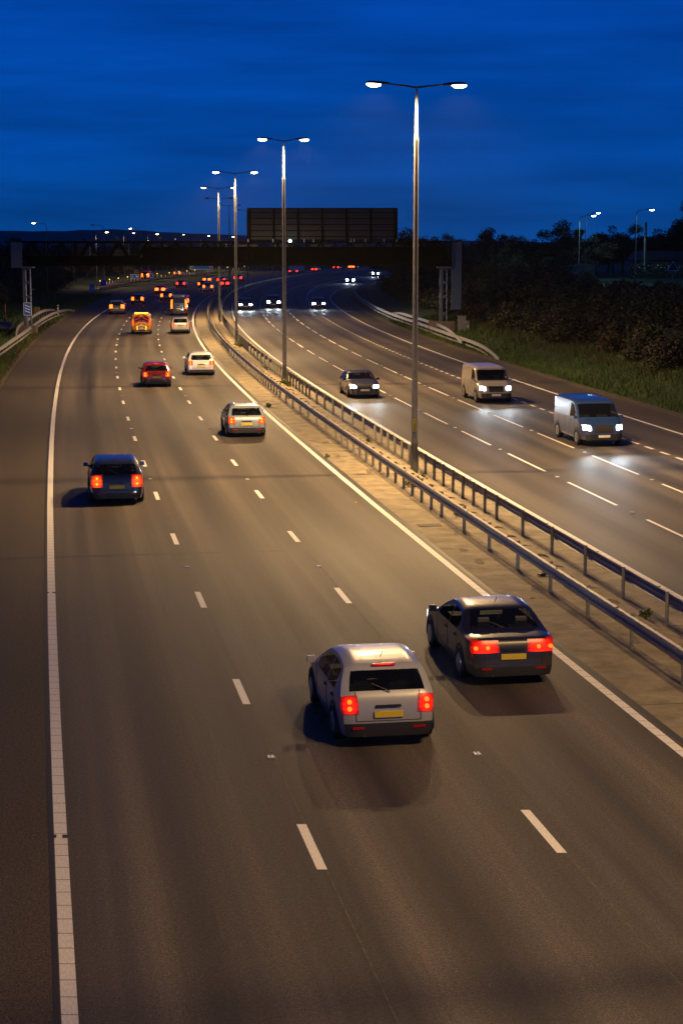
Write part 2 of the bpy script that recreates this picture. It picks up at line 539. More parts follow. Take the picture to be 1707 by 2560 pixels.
def strip(name, ka, kb, da, db, y0, y1, z, m, step=4.0, nx=1, uvlat=False):
    ys = np.arange(y0, y1 + .01, step)
    b = MB(); vs = []; uv = []; st = 0.0
    for i, y in enumerate(ys):
        if i: st += math.hypot(step, float(xr(y) - xr(ys[i - 1])))
        xa, xb = float(U(ka, y, da)), float(U(kb, y, db))
        for j in range(nx + 1):
            t = j / nx
            vs.append((xa + (xb - xa) * t, float(y), z))
            uv.append((xa + (xb - xa) * t - float(xr(y)) if uvlat else t, st))
    n = nx + 1
    fs = [(i * n + j, i * n + j + 1, (i + 1) * n + j + 1, (i + 1) * n + j) for i in range(len(ys) - 1) for j in range(nx)]
    b.add(vs, fs); b.uv = uv
    return tag(b.build(name, m), kind='structure')


# ------------------------------------------------------------------ ground
def terrain_z(u, y):
    le = float(OFF['LE'](y)); re = float(OFF['RE'](y))
    if u < le:
        d = le - u
        z = -.05 + .06 * min(1, d / .8) + 1.3 * max(0, min(1, (d - 6) / 16)) ** 1.5
    elif u > re:
        d = u - re
        t = max(0.0, min(1.0, (d - 1.5) / 19.0)); t = t * t * (3 - 2 * t)
        fade = 1 - max(0, min(1, (y - 330) / 160))
        z = -.05 + .06 * min(1, d / .8) + .25 * min(1, d / 5) + 3.4 * t * fade
    else:
        z = -.05
    return z


offs = [-6000, -2500, -900, -300, -120, -70, -50, -40, -34, -30, -27, -21.7, -22.5, -21, -20, -19, -18, -17, -16, -15.4, -15, -14.6, -14, -10, 0, 5,
        12, 18, 20.6, 21, 21.4, 21.9, 22.4, 23, 24, 25.5, 27, 28.5, 30, 32, 34, 36.5, 39, 42, 46, 52, 62, 80, 130, 320, 900, 2500, 6000]
ys = np.concatenate([np.arange(-60, 480, 6), np.arange(480, 800, 20), np.arange(800, 2000, 100), [2500, 3500, 5000, 8000]])
b = MB(); vs = []
rr = random.Random(3)
for y in ys:
    for u in offs:
        z = terrain_z(u, y)
        if (u < -16 or u > 23.5) and abs(u) < 200: z += rr.uniform(-.07, .07)
        vs.append((float(xr(min(y, 1200))) + u, float(y), z))
n = len(offs)
b.add(vs, [(i * n + j, i * n + j + 1, (i + 1) * n + j + 1, (i + 1) * n + j) for i in range(len(ys) - 1) for j in range(n - 1)])
tag(b.build("ground", M_GRASS, smooth=True), kind='structure')

strip("road_left", 'L0', 'L3', -.12, .22, -40, 760, 0.0, M_ROAD, nx=4, uvlat=True)
strip("hard_shoulder_left", 'LE', 'L0', 0, -.12, -40, 340, 0.0, M_SHOULDER, nx=2, uvlat=True)
strip("hard_shoulder_left_far", 'LE', 'L0', 0, -.12, 340, 760, 0.0, M_SHOULDER, nx=2, uvlat=True)
strip("road_right", 'R0', 'R4', -.28, .12, -40, 760, 0.0, M_ROADR, nx=4, uvlat=True)
strip("hard_shoulder_right", 'R4', 'RE', .12, 0, -40, 760, 0.0, M_SHOULDER, nx=2, uvlat=True)
strip("central_reserve", 'L3', 'R0', .22, -.28, -40, 760, 0.0, M_CONC, nx=2)
strip("verge_soil_left", 'LE', 'LE', -.75, -.02, -40, 330, .012, M_DIRT, nx=1)
strip("verge_soil_right", 'RE', 'RE', .02, .8, -40, 330, .014, M_DIRT, nx=1)
# dark sealed edge beside the concrete
strip("median_joint_left", 'L3', 'L3', .20, .33, -40, 300, .003, M_JOINT)
strip("shoulder_joint_left", 'L0', 'L0', -.19, -.115, -40, 200, .003, M_JOINT)

# painted markings
strip("edge_line_left", 'L0', 'L0', -.1, .1, -40, 640, .004, M_RIB)
strip("edge_line_median_left", 'L3', 'L3', -.1, .1, -40, 640, .005, M_RIB)
strip("edge_line_median_right", 'R0', 'R0', -.1, .1, -40, 560, .004, M_RIB)
strip("edge_line_right", 'R4', 'R4', -.1, .1, -40, 560, .004, M_RIB)
strip("slip_nose_line_left", 'R3', 'R3', -.1, .1, 292, 560, .005, M_PAINT)
strip("slip_nose_line_right", 'SN', 'SN', -.1, .1, 308, 560, .006, M_PAINT)
strip("shoulder_edge_right", 'RE', 'RE', -.1, .0, -40, 420, .004, mat("worn_edge", (.16, .15, .13), .8, noise=.4, nscale=3))


def dashes(name, k, starts, length, w, y1):
    b = MB(); vs = []; fs = []; uv = []
    for y in starts:
        if y + length > y1: break
        o = len(vs)
        nseg = 3
        for i in range(nseg + 1):
            yy = y + length * i / nseg
            c = float(U(k, yy))
            vs += [(c - w / 2, yy, .004), (c + w / 2, yy, .004)]; uv += [(0, yy), (1, yy)]
        fs += [(o + 2 * i, o + 2 * i + 1, o + 2 * i + 3, o + 2 * i + 2) for i in range(nseg)]
    b.add(vs, fs); b.uv = uv
    return tag(b.build(name, M_PAINT), kind='structure')


dashes("lane_line_left_inner", 'L2', [26.1 - 1 + 9.12 * k for k in range(-4, 60)], 2.0, .15, 560)
dashes("lane_line_left_outer", 'L1', [25.4 - 1 + 9.2 * k for k in range(-4, 60)], 2.0, .15, 560)
dashes("lane_line_right_inner", 'R1', [59.9 + 9.03 * k for k in range(-7, 46)], 5.9, .12, 470)
dashes("lane_line_right_outer", 'R2', [68 + 8.82 * k for k in range(-8, 46)], 6.1, .12, 470)
dashes("lane_drop_line", 'R3', [20.4 + 2.0 * k for k in range(136)], 1.05, .17, 292)


def cross_joint(name, y, ka, kb, w):
    b = MB(); xa, xb = float(U(ka, y)), float(U(kb, y)); dy = -float(slope(y)) * 0
    dyb = -float(slope(y)) * (xb - xa)
    b.add([(xa, y, .0025), (xb, y + dyb, .0025), (xb, y + dyb + w, .0025), (xa, y + w, .0025)], [(0, 1, 2, 3)])
    return tag(b.build(name, M_JOINT), kind='structure')


cross_joint("road_joint_near", 49.2, 'LE', 'L2', .16)
for i_, y_ in enumerate((33.5, 40.2, 46.9, 53.6, 60.3, 67.0, 73.7, 80.4, 87.1, 93.8, 103.0)):
    b = MB(); xa, xb = float(U('L3', y_, .3)), float(U('R0', y_, -.35)); d_ = -float(slope(y_)) * (xb - xa)
    b.add([(xa, y_, .0038), (xb, y_ + d_, .0038), (xb, y_ + d_ + .035, .0038), (xa, y_ + .035, .0038)], [(0, 1, 2, 3)])
    tag(b.build("concrete_joint", M_JOINT), kind='structure')
M_SCAR = mat("old_line_scar", (.105, .09, .068), .8, noise=.6, nscale=5)
strip("old_line_scar_inner", 'L2', 'L2', .05, .075, 18, 110, .002, M_SCAR)
strip("old_line_scar_outer", 'L1', 'L1', .05, .075, 18, 110, .002, M_SCAR)
for y_ in (25.75, 44.6):
    for a_, c_ in ((-.115, -.07), (.02, .115)):
        b = MB(); xa, xb = float(U('L0', y_, a_)), float(U('L0', y_, c_))
        b.add([(xa, y_, .0065), (xb, y_, .0065), (xb - .02, y_ + .16, .0065), (xa - .02, y_ + .16, .0065)], [(0, 1, 2, 3)]); tag(b.build("edge_line_gap", mat("gap_asphalt", (.05, .042, .033), .8)), kind='structure')
cross_joint("road_joint_distant", 156.0, 'L0', 'L3', .16)

# ------------------------------------------------------------------ reflective road studs
st = empty("road_stud", P(-3.66, 30.2, 0), 0, "x", "road stud", "reflective studs set in the lane lines")
b = MB(); b.box((0, 0, .008), (.16, .20, .014), taper=.8); b.build("casting", M_STUD, st)
b = MB(); b.box((-.035, -.04, .021), (.05, .06, .018), taper=.7); b.box((.035, -.04, .021), (.05, .06, .018), taper=.7); b.box((-.035, .04, .021), (.05, .06, .018), taper=.7); b.box((.035, .04, .021), (.05, .06, .018), taper=.7)
b.build("reflector", M_STUDL, st)
keep_kids(st)
first = True
for k, y0, dy, n_, nm in (('L2', 30.2, 18.2, 10, "the right-hand lane line of the outbound road"), ('L1', 30.0, 18.3, 10, "the left-hand lane line of the outbound road"),
                          ('R1', 58.2, 9.03, 14, "the oncoming road's innermost lane line"), ('R2', 66.4, 8.82, 12, "the oncoming road's middle lane line")):
    for i in range(n_):
        y = y0 + dy * i
        lab = "small reflective stud, %s along %s" % (ordn(i + 1), nm)
        loc = (float(U(k, y)), y, .001)
        if first: st.location = loc; st['label'] = lab; st.rotation_euler = (0, 0, yaw(y)); first = False
        else: dup(st, loc, yaw(y), label=lab)

# ------------------------------------------------------------------ lamp columns in the central reserve
COLS = [(-20.0, .35, False), (21.7, .55, False), (68.3, 1, True), (111.0, 1, True), (154.5, 1, True), (199.0, .8, True), (248.0, 0, False), (296.0, 0, False), (345.0, 0, False), (395.0, 0, False)]
COL_U = 3.02


def lantern(parent, side, lens):
    b = MB()
    x0 = side * 1.02
    vs = []; secs = [(0, .05, .05), (.10, .075, .07), (.34, .13, .09), (.62, .15, .10), (.84, .12, .08), (.93, .03, .03)]
    for (t, w, h) in secs:
        for k in range(12):
            a = 2 * math.pi * k / 12
            zz = math.sin(a) * h
            vs.append((x0 + side * t, math.cos(a) * w, .10 + .03 * t + (zz if zz > 0 else zz * .35)))
    fs = [(i * 12 + k, i * 12 + (k + 1) % 12, (i + 1) * 12 + (k + 1) % 12, (i + 1) * 12 + k) for i in range(len(secs) - 1) for k in range(12)]
    fs += [tuple(range(12)), tuple(range(60, 72))]
    b.add(vs, fs)
    h = b.build("lantern", M_DARK, parent, smooth=True, auto=50)
    b = MB(); vs = [];
    for i in range(6):
        ph = math.pi / 2 * i / 5
        for k in range(14):
            a = 2 * math.pi * k / 14
            vs.append((x0 + side * .62 + .29 * math.cos(ph) * math.cos(a), .125 * math.cos(ph) * math.sin(a), .105 - .13 * math.sin(ph)))
    b.add(vs, [(i * 14 + k, i * 14 + (k + 1) % 14, (i + 1) * 14 + (k + 1) % 14, (i + 1) * 14 + k) for i in range(5) for k in range(14)] + [tuple(range(14))])
    l_ = b.build("lens", lens, h, smooth=True)
    return h


def spot(name, parent, loc, rot, power, col, size, blend, rad=.1):
    ld = bpy.data.lights.new(name, 'SPOT'); ld.energy = power; ld.color = col
    ld.spot_size = R(size); ld.spot_blend = blend; ld.shadow_soft_size = rad
    o = bpy.data.objects.new(name, ld); COL.objects.link(o)
    o.location = loc; o.rotation_euler = rot
    if parent: o.parent = parent
    return o


CLAB = {68.3: "tall twin-arm lamp column with lit lanterns, nearest, with a yellow number plate", 111.0: "lit twin-arm lamp column, second from the camera, crossing the big sign",
        154.5: "lit twin-arm lamp column, third from the camera, left of the big sign", 199.0: "twin-arm lamp column with dim lanterns, fourth from the camera",
        248.0: "unlit twin-arm lamp column hidden behind the fourth column, arms like a dark crossbar", 296.0: "thin unlit twin-arm lamp column, sixth along the central reserve",
        345.0: "distant unlit twin-arm lamp column whose arms straddle the third column", 395.0: "farthest unlit twin-arm lamp column, one arm beside the big sign"}
for y, pw, lit in COLS:
    if y < 50: continue
    t = empty("lamp_column", P(COL_U, y), yaw(y), CLAB[y], "street lamp", "twin-arm lamp columns along the central reserve")
    H = 15.1 if y == 111.0 else 14.75
    ash = .34 if y == 111.0 else 0.0      # the second column carries shorter arms
    b = MB()
    b.lathe([(.155, 0), (.155, .25), (.135, .3), (.132, 1.18), (.145, 1.2), (.145, 1.24), (.125, 1.3), (.108, 6.0), (.085, 12.7), (.092, 12.72), (.092, 12.86), (.07, 12.95), (.035, H)], 14)
    b.build("column", M_COLUMN, t, smooth=True, auto=35)
    for sd in (-1, 1):
        b = MB(); b.tube([(0, 0, H - .12), (0, 0, H - .02), (sd * .5, 0, H + .05), (sd * (1.05 - ash), 0, H + .10)], [.045, .04, .034, .03], 8)
        b.build("arm", M_DARK, t, smooth=True)
        e_ = empty("lamp_head", (0, 0, H)); e_.parent = t
        lens = M_LENSOFF if pw == 0 else (M_LENSD if pw < 1 else M_LENS)
        h = lantern(t, sd, lens); h.location = (-sd * ash, 0, H)
        bpy.data.objects.remove(e_)
        if pw > 0:
            spot("lamp_light", t, (sd * (1.62 - ash), 0, H - .1), (0, 0, 0), LAMP_W * pw, LAMP_COL, 164, .62, .12)
    if y < 70:
        b = MB()
        for i in range(9):
            a0 = R(-115 + 5 * i)
        pts = []
        r_ = .131
        for z in (1.66, 2.17):
            for i in range(7):
                a = R(-128 + 9 * i); pts.append((r_ * math.cos(a), r_ * math.sin(a), z))
        b.add(pts, [(i, i + 1, i + 8, i + 7) for i in range(6)])
        pl = b.build("number_plate", mat("column_plate_yellow", (.62, .50, .05), .5), t)
        for i, ch in enumerate("1694"):
            fc = bpy.data.curves.new("numeral", 'FONT'); fc.body = ch; fc.size = .125; fc.align_x = 'CENTER'; fc.extrude = .002
            fc.materials.append(M_TRIM)
            fo = bpy.data.objects.new("numeral", fc); COL.objects.link(fo); fo.parent = pl
            a = R(-101); fo.location = (.137 * math.cos(a), .137 * math.sin(a), 2.03 - i * .115); fo.rotation_euler = (R(90), 0, a + R(90))

# the column just outside the right edge of the photo that also lights the near carriageway
t = empty("lamp_column", P(COL_U, 21.7), yaw(21.7), "twin-arm lamp column just right of the frame, nearest the bridge", "street lamp", "twin-arm lamp columns along the central reserve")
b = MB(); b.lathe([(.155, 0), (.135, .3), (.125, 1.3), (.085, 12.7), (.035, 14.75)], 12); b.build("column", M_COLUMN, t, smooth=True)
for sd in (-1, 1):
    b = MB(); b.tube([(0, 0, 14.63), (sd * .5, 0, 14.8), (sd * 1.05, 0, 14.85)], .035, 8); b.build("arm", M_DARK, t)
    h = lantern(t, sd, M_LENSD); h.location = (0, 0, 14.75)
    spot("lamp_light", t, (sd * 1.62, 0, 14.65), (0, 0, 0), LAMP_W * .34, LAMP_COL, 164, .62, .12)

# ------------------------------------------------------------------ safety barriers
LIT = [68.3, 111.0, 154.5, 199.0, 248.0, 296.0]


def post_stations(y0, y1):
    y = y0; outp = []
    while y < y1:
        outp.append(y)
        y += 1.6 if min(abs(y + .8 - c) for c in LIT) < 11 else 3.2
    return outp


def barrier(name, u, side, y0, y1, label):
    """side: +1 beam on the right of the posts, -1 on the left"""
    t = empty(name, P(u, y0), 0, label, "crash barrier", "steel safety barriers of the central reserve")
    o = Vector(t.location)
    path = [P(u, y) - o for y in np.arange(y0, y1, 4.0)]
    path = [Vector((p.x, p.y, 0)) for p in path]
    s_ = side
    front = [(.05, .455), (.105, .475), (.125, .52), (.125, .565), (.085, .60), (.085, .625), (.125, .66), (.125, .705), (.105, .75), (.05, .775)]
    back = [(.038, .765), (.095, .74), (.115, .70), (.113, .665), (.073, .63), (.073, .595), (.113, .56), (.115, .525), (.095, .485), (.038, .465)]
    prof = [(s_ * a, z) for a, z in front + back]
    if s_ < 0: prof = prof[::-1]
    b = MB(); b.sweep(path, prof); 
    # spliced joints with bolts every 4.8 m along the beam
    y = y0 + 2.4
    while y < min(y1, 130):
        p = P(u, y) - o
        for dz in (.54, .685):
            for dy in (-.12, .12): b.box((p.x + s_ * .127, p.y + dy, dz), (.012, .035, .03), yaw(y), mi=1)
        b.box((p.x + s_ * .082, p.y, .779), (.07, .05, .012), yaw(y), mi=1)
        y += 4.8
    b.build("rail", [M_GALV, M_DARK], t, smooth=True, auto=28)
    st_ = post_stations(y0, y1)
    pb = MB(); far = MB(); n_ = 0
    base = MB()
    for i, y in enumerate(st_):
        p = P(u, y) - o
        m_ = MB() if i < 95 else far
        c = (p.x, p.y) if i >= 95 else (0, 0)
        # Z-section post: web and two flanges
        m_.box((c[0], c[1], .40), (.012, .10, .80), 0); m_.box((c[0] + .032, c[1] + .05, .40), (.064, .012, .80), 0); m_.box((c[0] - .032, c[1] - .05, .40), (.064, .012, .80), 0)
        if i < 95:
            if i == 0:
                q = m_.build("post", M_POST, t); pm = q.data
            else:
                q = bpy.data.objects.new("post", pm); COL.objects.link(q); q.parent = t
            q.location = (p.x, p.y, 0); q.rotation_euler = (0, 0, yaw(y))
    if far.v:
        q = far.build("post_row", M_POST, t); q['kind'] = 'stuff'
    return t


barrier("safety_barrier", 1.78, -1, 32.0, 330.0, "long steel crash barrier on the left of the central reserve, beam facing the outbound road")
barrier("safety_barrier", 3.40, 1, 34.4, 330.0, "long steel crash barrier on the right of the central reserve, beam facing the oncoming road")
t = MB()
for u_, s_ in ((1.78, -1), (3.40, 1)):
    t.sweep([P(u_, y) for y in np.arange(330, 660, 10)], [(s_ * .05, .46), (s_ * .12, .48), (s_ * .12, .75), (s_ * .05, .775)])
    for y in np.arange(330, 660, 3.2): t.box(P(u_, y, .4), (.07, .1, .8))
tag(t.build("distant_barrier", M_GALV), "distant stretch of twin steel barrier curving away beyond the gantry", "crash barrier")

# row of humped concrete haunch blocks between the two barriers
b = MB(); y = 33.0; rr = random.Random(5)
while y < 260:
    L = 1.48
    if True:
        u0 = 2.66 + rr.uniform(-.03, .03); dz = rr.uniform(-.03, .02)
        prof = [(-.30, .0), (-.27, .12 + dz), (-.17, .20 + dz), (.0, .235 + dz), (.17, .20 + dz), (.27, .12 + dz), (.30, .0)]
        tp = [P(u0 + rr.uniform(-.02, .02), y), P(u0, y + .07), P(u0, y + L - .07), P(u0, y + L)]
        n0 = len(b.v)
        b.sweep(tp, prof)
        k = len(prof)   # round the ends over
        for e_ in (0, 3):
            for j in range(k):
                vx, vy, vz = b.v[n0 + e_ * k + j]; b.v[n0 + e_ * k + j] = (vx, vy, vz * .55)
    y += 1.6
tag(b.build("concrete_edging", M_BLOCK, smooth=False), "row of low humped concrete blocks between the two central barriers", "kerb")
# soil-filled slots in which the barrier posts stand
strip("post_trench_left", 'L3', 'L3', 1.70, 1.92, 30, 260, .004, mat("trench_infill", (.16, .14, .12), .9, noise=.5, nscale=2))
strip("post_trench_right", 'L3', 'L3', 3.30, 3.52, 30, 260, .004, MATS["trench_infill"])
b = MB(); rr = random.Random(9)
for i in range(26):
    y = rr.uniform(34, 120); u0 = rr.choice((rr.uniform(.5, 1.6), rr.uniform(2.0, 2.3), rr.uniform(3.6, 4.4))); w = rr.uniform(.15, .5); L = rr.uniform(.3, 1.6)
    c = P(u0, y, .0045); pts = []
    for k in range(9):
        a = 2 * math.pi * k / 9; r_ = rr.uniform(.6, 1.1); pts.append((c.x + math.cos(a) * w * r_ * .5, c.y + math.sin(a) * L * r_ * .5, .0045))
    b.add(pts, [tuple(range(9))])
tag(b.build("concrete_patches", mat("patch_stain", (.14, .115, .085), .9, noise=.5, nscale=3)), kind='structure')

# drain grates
for i, (u0, y, lab) in enumerate(((.95, 55.6, "rusty drain grate in the concrete beside the near barrier"), (.95, 98.0, "dark drain grate in the concrete by the second lamp column"))):
    g = empty("drain_grate", P(u0, y, .0), yaw(y), lab, "drain grate", "drain grates in the central reserve")
    b = MB(); b.box((0, 0, .006), (.75, .5, .012)); b.build("frame", mat("rusty_iron", (.10, .06, .03), .8, noise=.5, nscale=20), g)
    b = MB()
    for k in range(7): b.box((-.3 + k * .1, 0, .015), (.05, .42, .012))
    b.build("bars", M_DARK, g)

# litter and weeds
for (u0, y, sc, lab) in ((2.2, 47.0, .12, "scrap of crumpled dark rag on the concrete under the near barrier"), (2.05, 93.0, .22, "crumpled white plastic scrap lying on the humped blocks")):
    b = MB(); rr = random.Random(int(y)); vs = []
    for i in range(5):
        for k in range(9):
            ph = math.pi * i / 4; a = 2 * math.pi * k / 9; r_ = sc * rr.uniform(.6, 1.2)
            vs.append((r_ * math.sin(ph) * math.cos(a) * 1.5, r_ * math.sin(ph) * math.sin(a), max(0, r_ * .5 * (1 - math.cos(ph)))))
    b.add(vs, [(i * 9 + k, i * 9 + (k + 1) % 9, (i + 1) * 9 + (k + 1) % 9, (i + 1) * 9 + k) for i in range(4) for k in range(9)])
    o = b.build("litter_scrap", M_TRIM if y < 50 else M_WHITE); o.location = P(u0, y, .005 if y < 50 else .18)
    tag(o, lab, "litter")


# ------------------------------------------------------------------ foliage
def leaf_cloud(pts, size, seed, up=.3):
    """pts: (N,3) leaf centres; returns verts, faces of small folded leaf quads"""
    g = np.random.default_rng(seed); n = len(pts)
    d = g.normal(size=(n, 3)); d[:, 2] += up; d /= np.linalg.norm(d, axis=1)[:, None]
    h = g.normal(size=(n, 3)); h -= (h * d).sum(1)[:, None] * d; h /= np.linalg.norm(h, axis=1)[:, None]
    k = np.cross(d, h); s = size * g.uniform(.55, 1.35, n)[:, None]
    v = np.stack([pts - h * s, pts + k * s * .5 + d * s * .12, pts + h * s, pts - k * s * .5 + d * s * .12], 1).reshape(-1, 3)
    return v, np.arange(4 * n).reshape(-1, 4)


def np_mesh(name, v, f, m, parent=None, smooth=False):
    me = bpy.data.meshes.new(name)
    k = f.shape[1]
    me.vertices.add(len(v)); me.vertices.foreach_set("co", np.asarray(v, np.float32).ravel())
    me.loops.add(f.size); me.loops.foreach_set("vertex_index", f.astype(np.int32).ravel())
    me.polygons.add(len(f)); me.polygons.foreach_set("loop_start", np.arange(0, f.size, k, dtype=np.int32))
    me.polygons.foreach_set("loop_total", np.full(len(f), k, np.int32))
    me.materials.append(m); me.update(calc_edges=True)
    o = bpy.data.objects.new(name, me); COL.objects.link(o)
    if parent is not None: o.parent = parent
    return o


def crown_points(seed, lobes, n, shell=.75):
    g = np.random.default_rng(seed); P_ = []
    vol = np.array([l[3] * l[4] for l in lobes]); cnt = (n * vol / vol.sum()).astype(int)
    for (x, y, z, rx, rz), c in zip(lobes, cnt):
        d = g.normal(size=(c, 3)); d /= np.linalg.norm(d, axis=1)[:, None]
        r = (shell + (1 - shell) * g.random(c)) * np.where(g.random(c) < .22, g.random(c) ** .5, 1) * (1 + .12 * g.normal(size=c))
        P_.append(np.stack([x + d[:, 0] * r * rx, y + d[:, 1] * r * rx, z + d[:, 2] * r * rz], 1))
    p = np.concatenate(P_); return p[p[:, 2] > .02]


def make_bush(seed, m, name="bush", H=4.0, W=3.0, n=2600, leaf=.16):
    r_ = random.Random(seed)
    t = empty(name, (0, 0, -100), 0)
    lobes = []
    for i in range(13):
        a = r_.uniform(0, 6.28); d = r_.uniform(0, W * .62); hh = r_.uniform(.35, .95) * H * (1 - .35 * d / W)
        rad = r_.uniform(.5, 1.05) * W * .38
        lobes.append((d * math.cos(a), d * math.sin(a), hh * .72, rad, rad * r_.uniform(.8, 1.15)))
    lobes.append((0, 0, H * .3, W * .75, H * .32))
    for i in range(9):   # wispy shoots standing out of the outline
        a = r_.uniform(0, 6.28); d = r_.uniform(0, W * .75)
        lobes.append((d * math.cos(a), d * math.sin(a), H * r_.uniform(.75, 1.05) * (1 - .3 * d / W), .22, r_.uniform(.4, .8)))
    v, f = leaf_cloud(crown_points(seed, lobes, n), leaf, seed)
    np_mesh("foliage", v, f, m, t)
    b = MB()
    for i in range(7):
        a = r_.uniform(0, 6.28); d = r_.uniform(.2, W * .55)
        b.tube([(0, 0, 0), (d * .4 * math.cos(a), d * .4 * math.sin(a), H * .4), (d * math.cos(a), d * math.sin(a), H * r_.uniform(.6, .95))], [.07, .045, .012], 5)
    b.build("stem", M_BARK, t)
    return keep_kids(t)


def make_tree(seed, m, name="tree", H=8.0, W=3.2, n=4200, leaf=.17, sparse=False):
    r_ = random.Random(seed)
    t = empty(name, (0, 0, -100), 0)
    b = MB(); lobes = []
    top = H * .9
    b.tube([(0, 0, -.3), (.05, .02, H * .25), (-.06, .05, H * .55), (.03, 0, top)], [H * .028, H * .022, H * .014, .02], 8)
    nl = 12 if not sparse else 16
    for i in range(nl):
        hz = H * r_.uniform(.25, .85); a = 2.4 * i + r_.uniform(-.4, .4); rr_ = W * r_.uniform(.5, 1.0) * (1.08 - abs(hz / H - .5))
        e_ = (rr_ * math.cos(a), rr_ * math.sin(a), hz + H * r_.uniform(.08, .2))
        b.tube([(0, 0, hz * .9), (e_[0] * .5, e_[1] * .5, hz + H * .04), e_], [H * .011, H * .007, .012], 5)
        for q in range(3 if not sparse else 2):
            rad = W * (r_.uniform(.2, .38) if not sparse else r_.uniform(.12, .24))
            lobes.append((e_[0] * r_.uniform(.65, 1.1) + r_.uniform(-.4, .4), e_[1] * r_.uniform(.65, 1.1) + r_.uniform(-.4, .4), e_[2] + r_.uniform(-.4, .6), rad, rad * r_.uniform(.65, 1.0)))
    for q in range(5):
        lobes.append((r_.uniform(-.5, .5), r_.uniform(-.5, .5), top * r_.uniform(.75, 1.06), W * r_.uniform(.15, .3), W * r_.uniform(.2, .34)))
    b.build("trunk", M_BARK, t, smooth=True)
    v, f = leaf_cloud(crown_points(seed, lobes, n if not sparse else int(n * .5), .55), leaf, seed, up=.2)
    np_mesh("crown", v, f, m, t)
    return keep_kids(t)


BUSH = [make_bush(11 + i, M_LEAFB if i == 4 else M_LEAF, H=h, W=w) for i, (h, w) in enumerate(((3.6, 2.8), (4.4, 3.0), (3.0, 2.6), (5.0, 2.6), (3.6, 2.9), (2.4, 2.2)))]
TREE = [make_tree(31 + i, M_LEAF, H=h, W=w, sparse=sp) for i, (h, w, sp) in enumerate(((8, 3.2, False), (9, 3.0, False), (8, 2.9, True), (10.5, 3.6, False)))]
USED = set()


def put(proto, cat, label, group, loc, sc, rz):
    s3 = (sc[0], sc[0] * rnd.uniform(.9, 1.1), sc[1])
    if proto.name not in USED:
        USED.add(proto.name); o = proto; o.location = loc; o.rotation_euler = (0, 0, rz); o.scale = s3
        tag(o, label, cat, group)
    else:
        o = dup(proto, loc, rz, s3, label, group); o['category'] = cat
    return o


ADJ = ["dark green", "dull olive", "dark", "shadowy green", "brown-tinged", "low dark green"]
# right bank: rows of scrub from the verge up to the crest
cnt = {}
for row, (du, hs, y0, y1, dy) in enumerate(((8.0, .66, 52, 336, 4.2), (13.0, .9, 56, 330, 5.0), (17.5, 1.0, 60, 330, 5.4), (23.0, 1.0, 70, 330, 6.4))):
    y = y0; k = 0
    rn = ("front", "second", "third", "back")[row]
    while y < y1:
        uu = float(OFF['RE'](y)) + du + rnd.uniform(-1.2, 1.2)
        i = rnd.choice((0, 1, 2, 3, 0, 1, 5)) if row else rnd.choice((0, 2, 5, 2, 1))
        if row in (1, 2) and 70 < y < 108 and rnd.random() < .65: i = 4
        k += 1
        s_ = hs * rnd.uniform(.75, 1.2)
        if row == 3 and 190 < y < 260: s_ *= .5
        X_ = float(xr(y)) + uu
        if X_ / y > .125 and y < 200:      # the scrub thins to a low crest in front of the house and the yard lamps
            lim = 9 - (96 + 6 * rnd.random()) * (y + 1.4) / 4505 - terrain_z(uu, y)
            s_ = max(.3, min(s_, lim / (3.6, 4.4, 3.0, 5.0, 3.6, 2.4)[i]))
        put(BUSH[i], "bush", "%s bush, %s along the %s row of the right bank" % (ADJ[i], ordn(k), rn), "scrub bushes on the right-hand bank",
            P(uu, y + rnd.uniform(-1.5, 1.5), terrain_z(uu, y) - .15), (max(.8, s_) * rnd.uniform(.95, 1.25), s_), rnd.uniform(0, 6.28))
        y += dy * rnd.uniform(.8, 1.2)
# left side: hedge and trees behind the verge
for row, (du, hs, y0, y1, dy) in enumerate(((11.5, 1.0, 118, 335, 5.6), (16, 1.35, 110, 330, 6.2), (22, 1.6, 110, 330, 7.5))):
    y = y0; k = 0; rn = ("front", "middle", "back")[row]
    while y < y1:
        uu = float(OFF['LE'](min(y, 260))) - du + rnd.uniform(-1, 1) - (max(0, y - 250) * .05)
        i = rnd.choice((0, 1, 3, 3, 1)); k += 1
        s_ = hs * rnd.uniform(.8, 1.15)
        put(BUSH[i], "bush", "%s bush, %s along the %s row of the left hedge" % (ADJ[i], ordn(k), rn), "bushes of the left-hand hedge",
            P(uu, y, terrain_z(uu, y) - .15), (s_, s_), rnd.uniform(0, 6.28))
        y += dy * rnd.uniform(.85, 1.2)
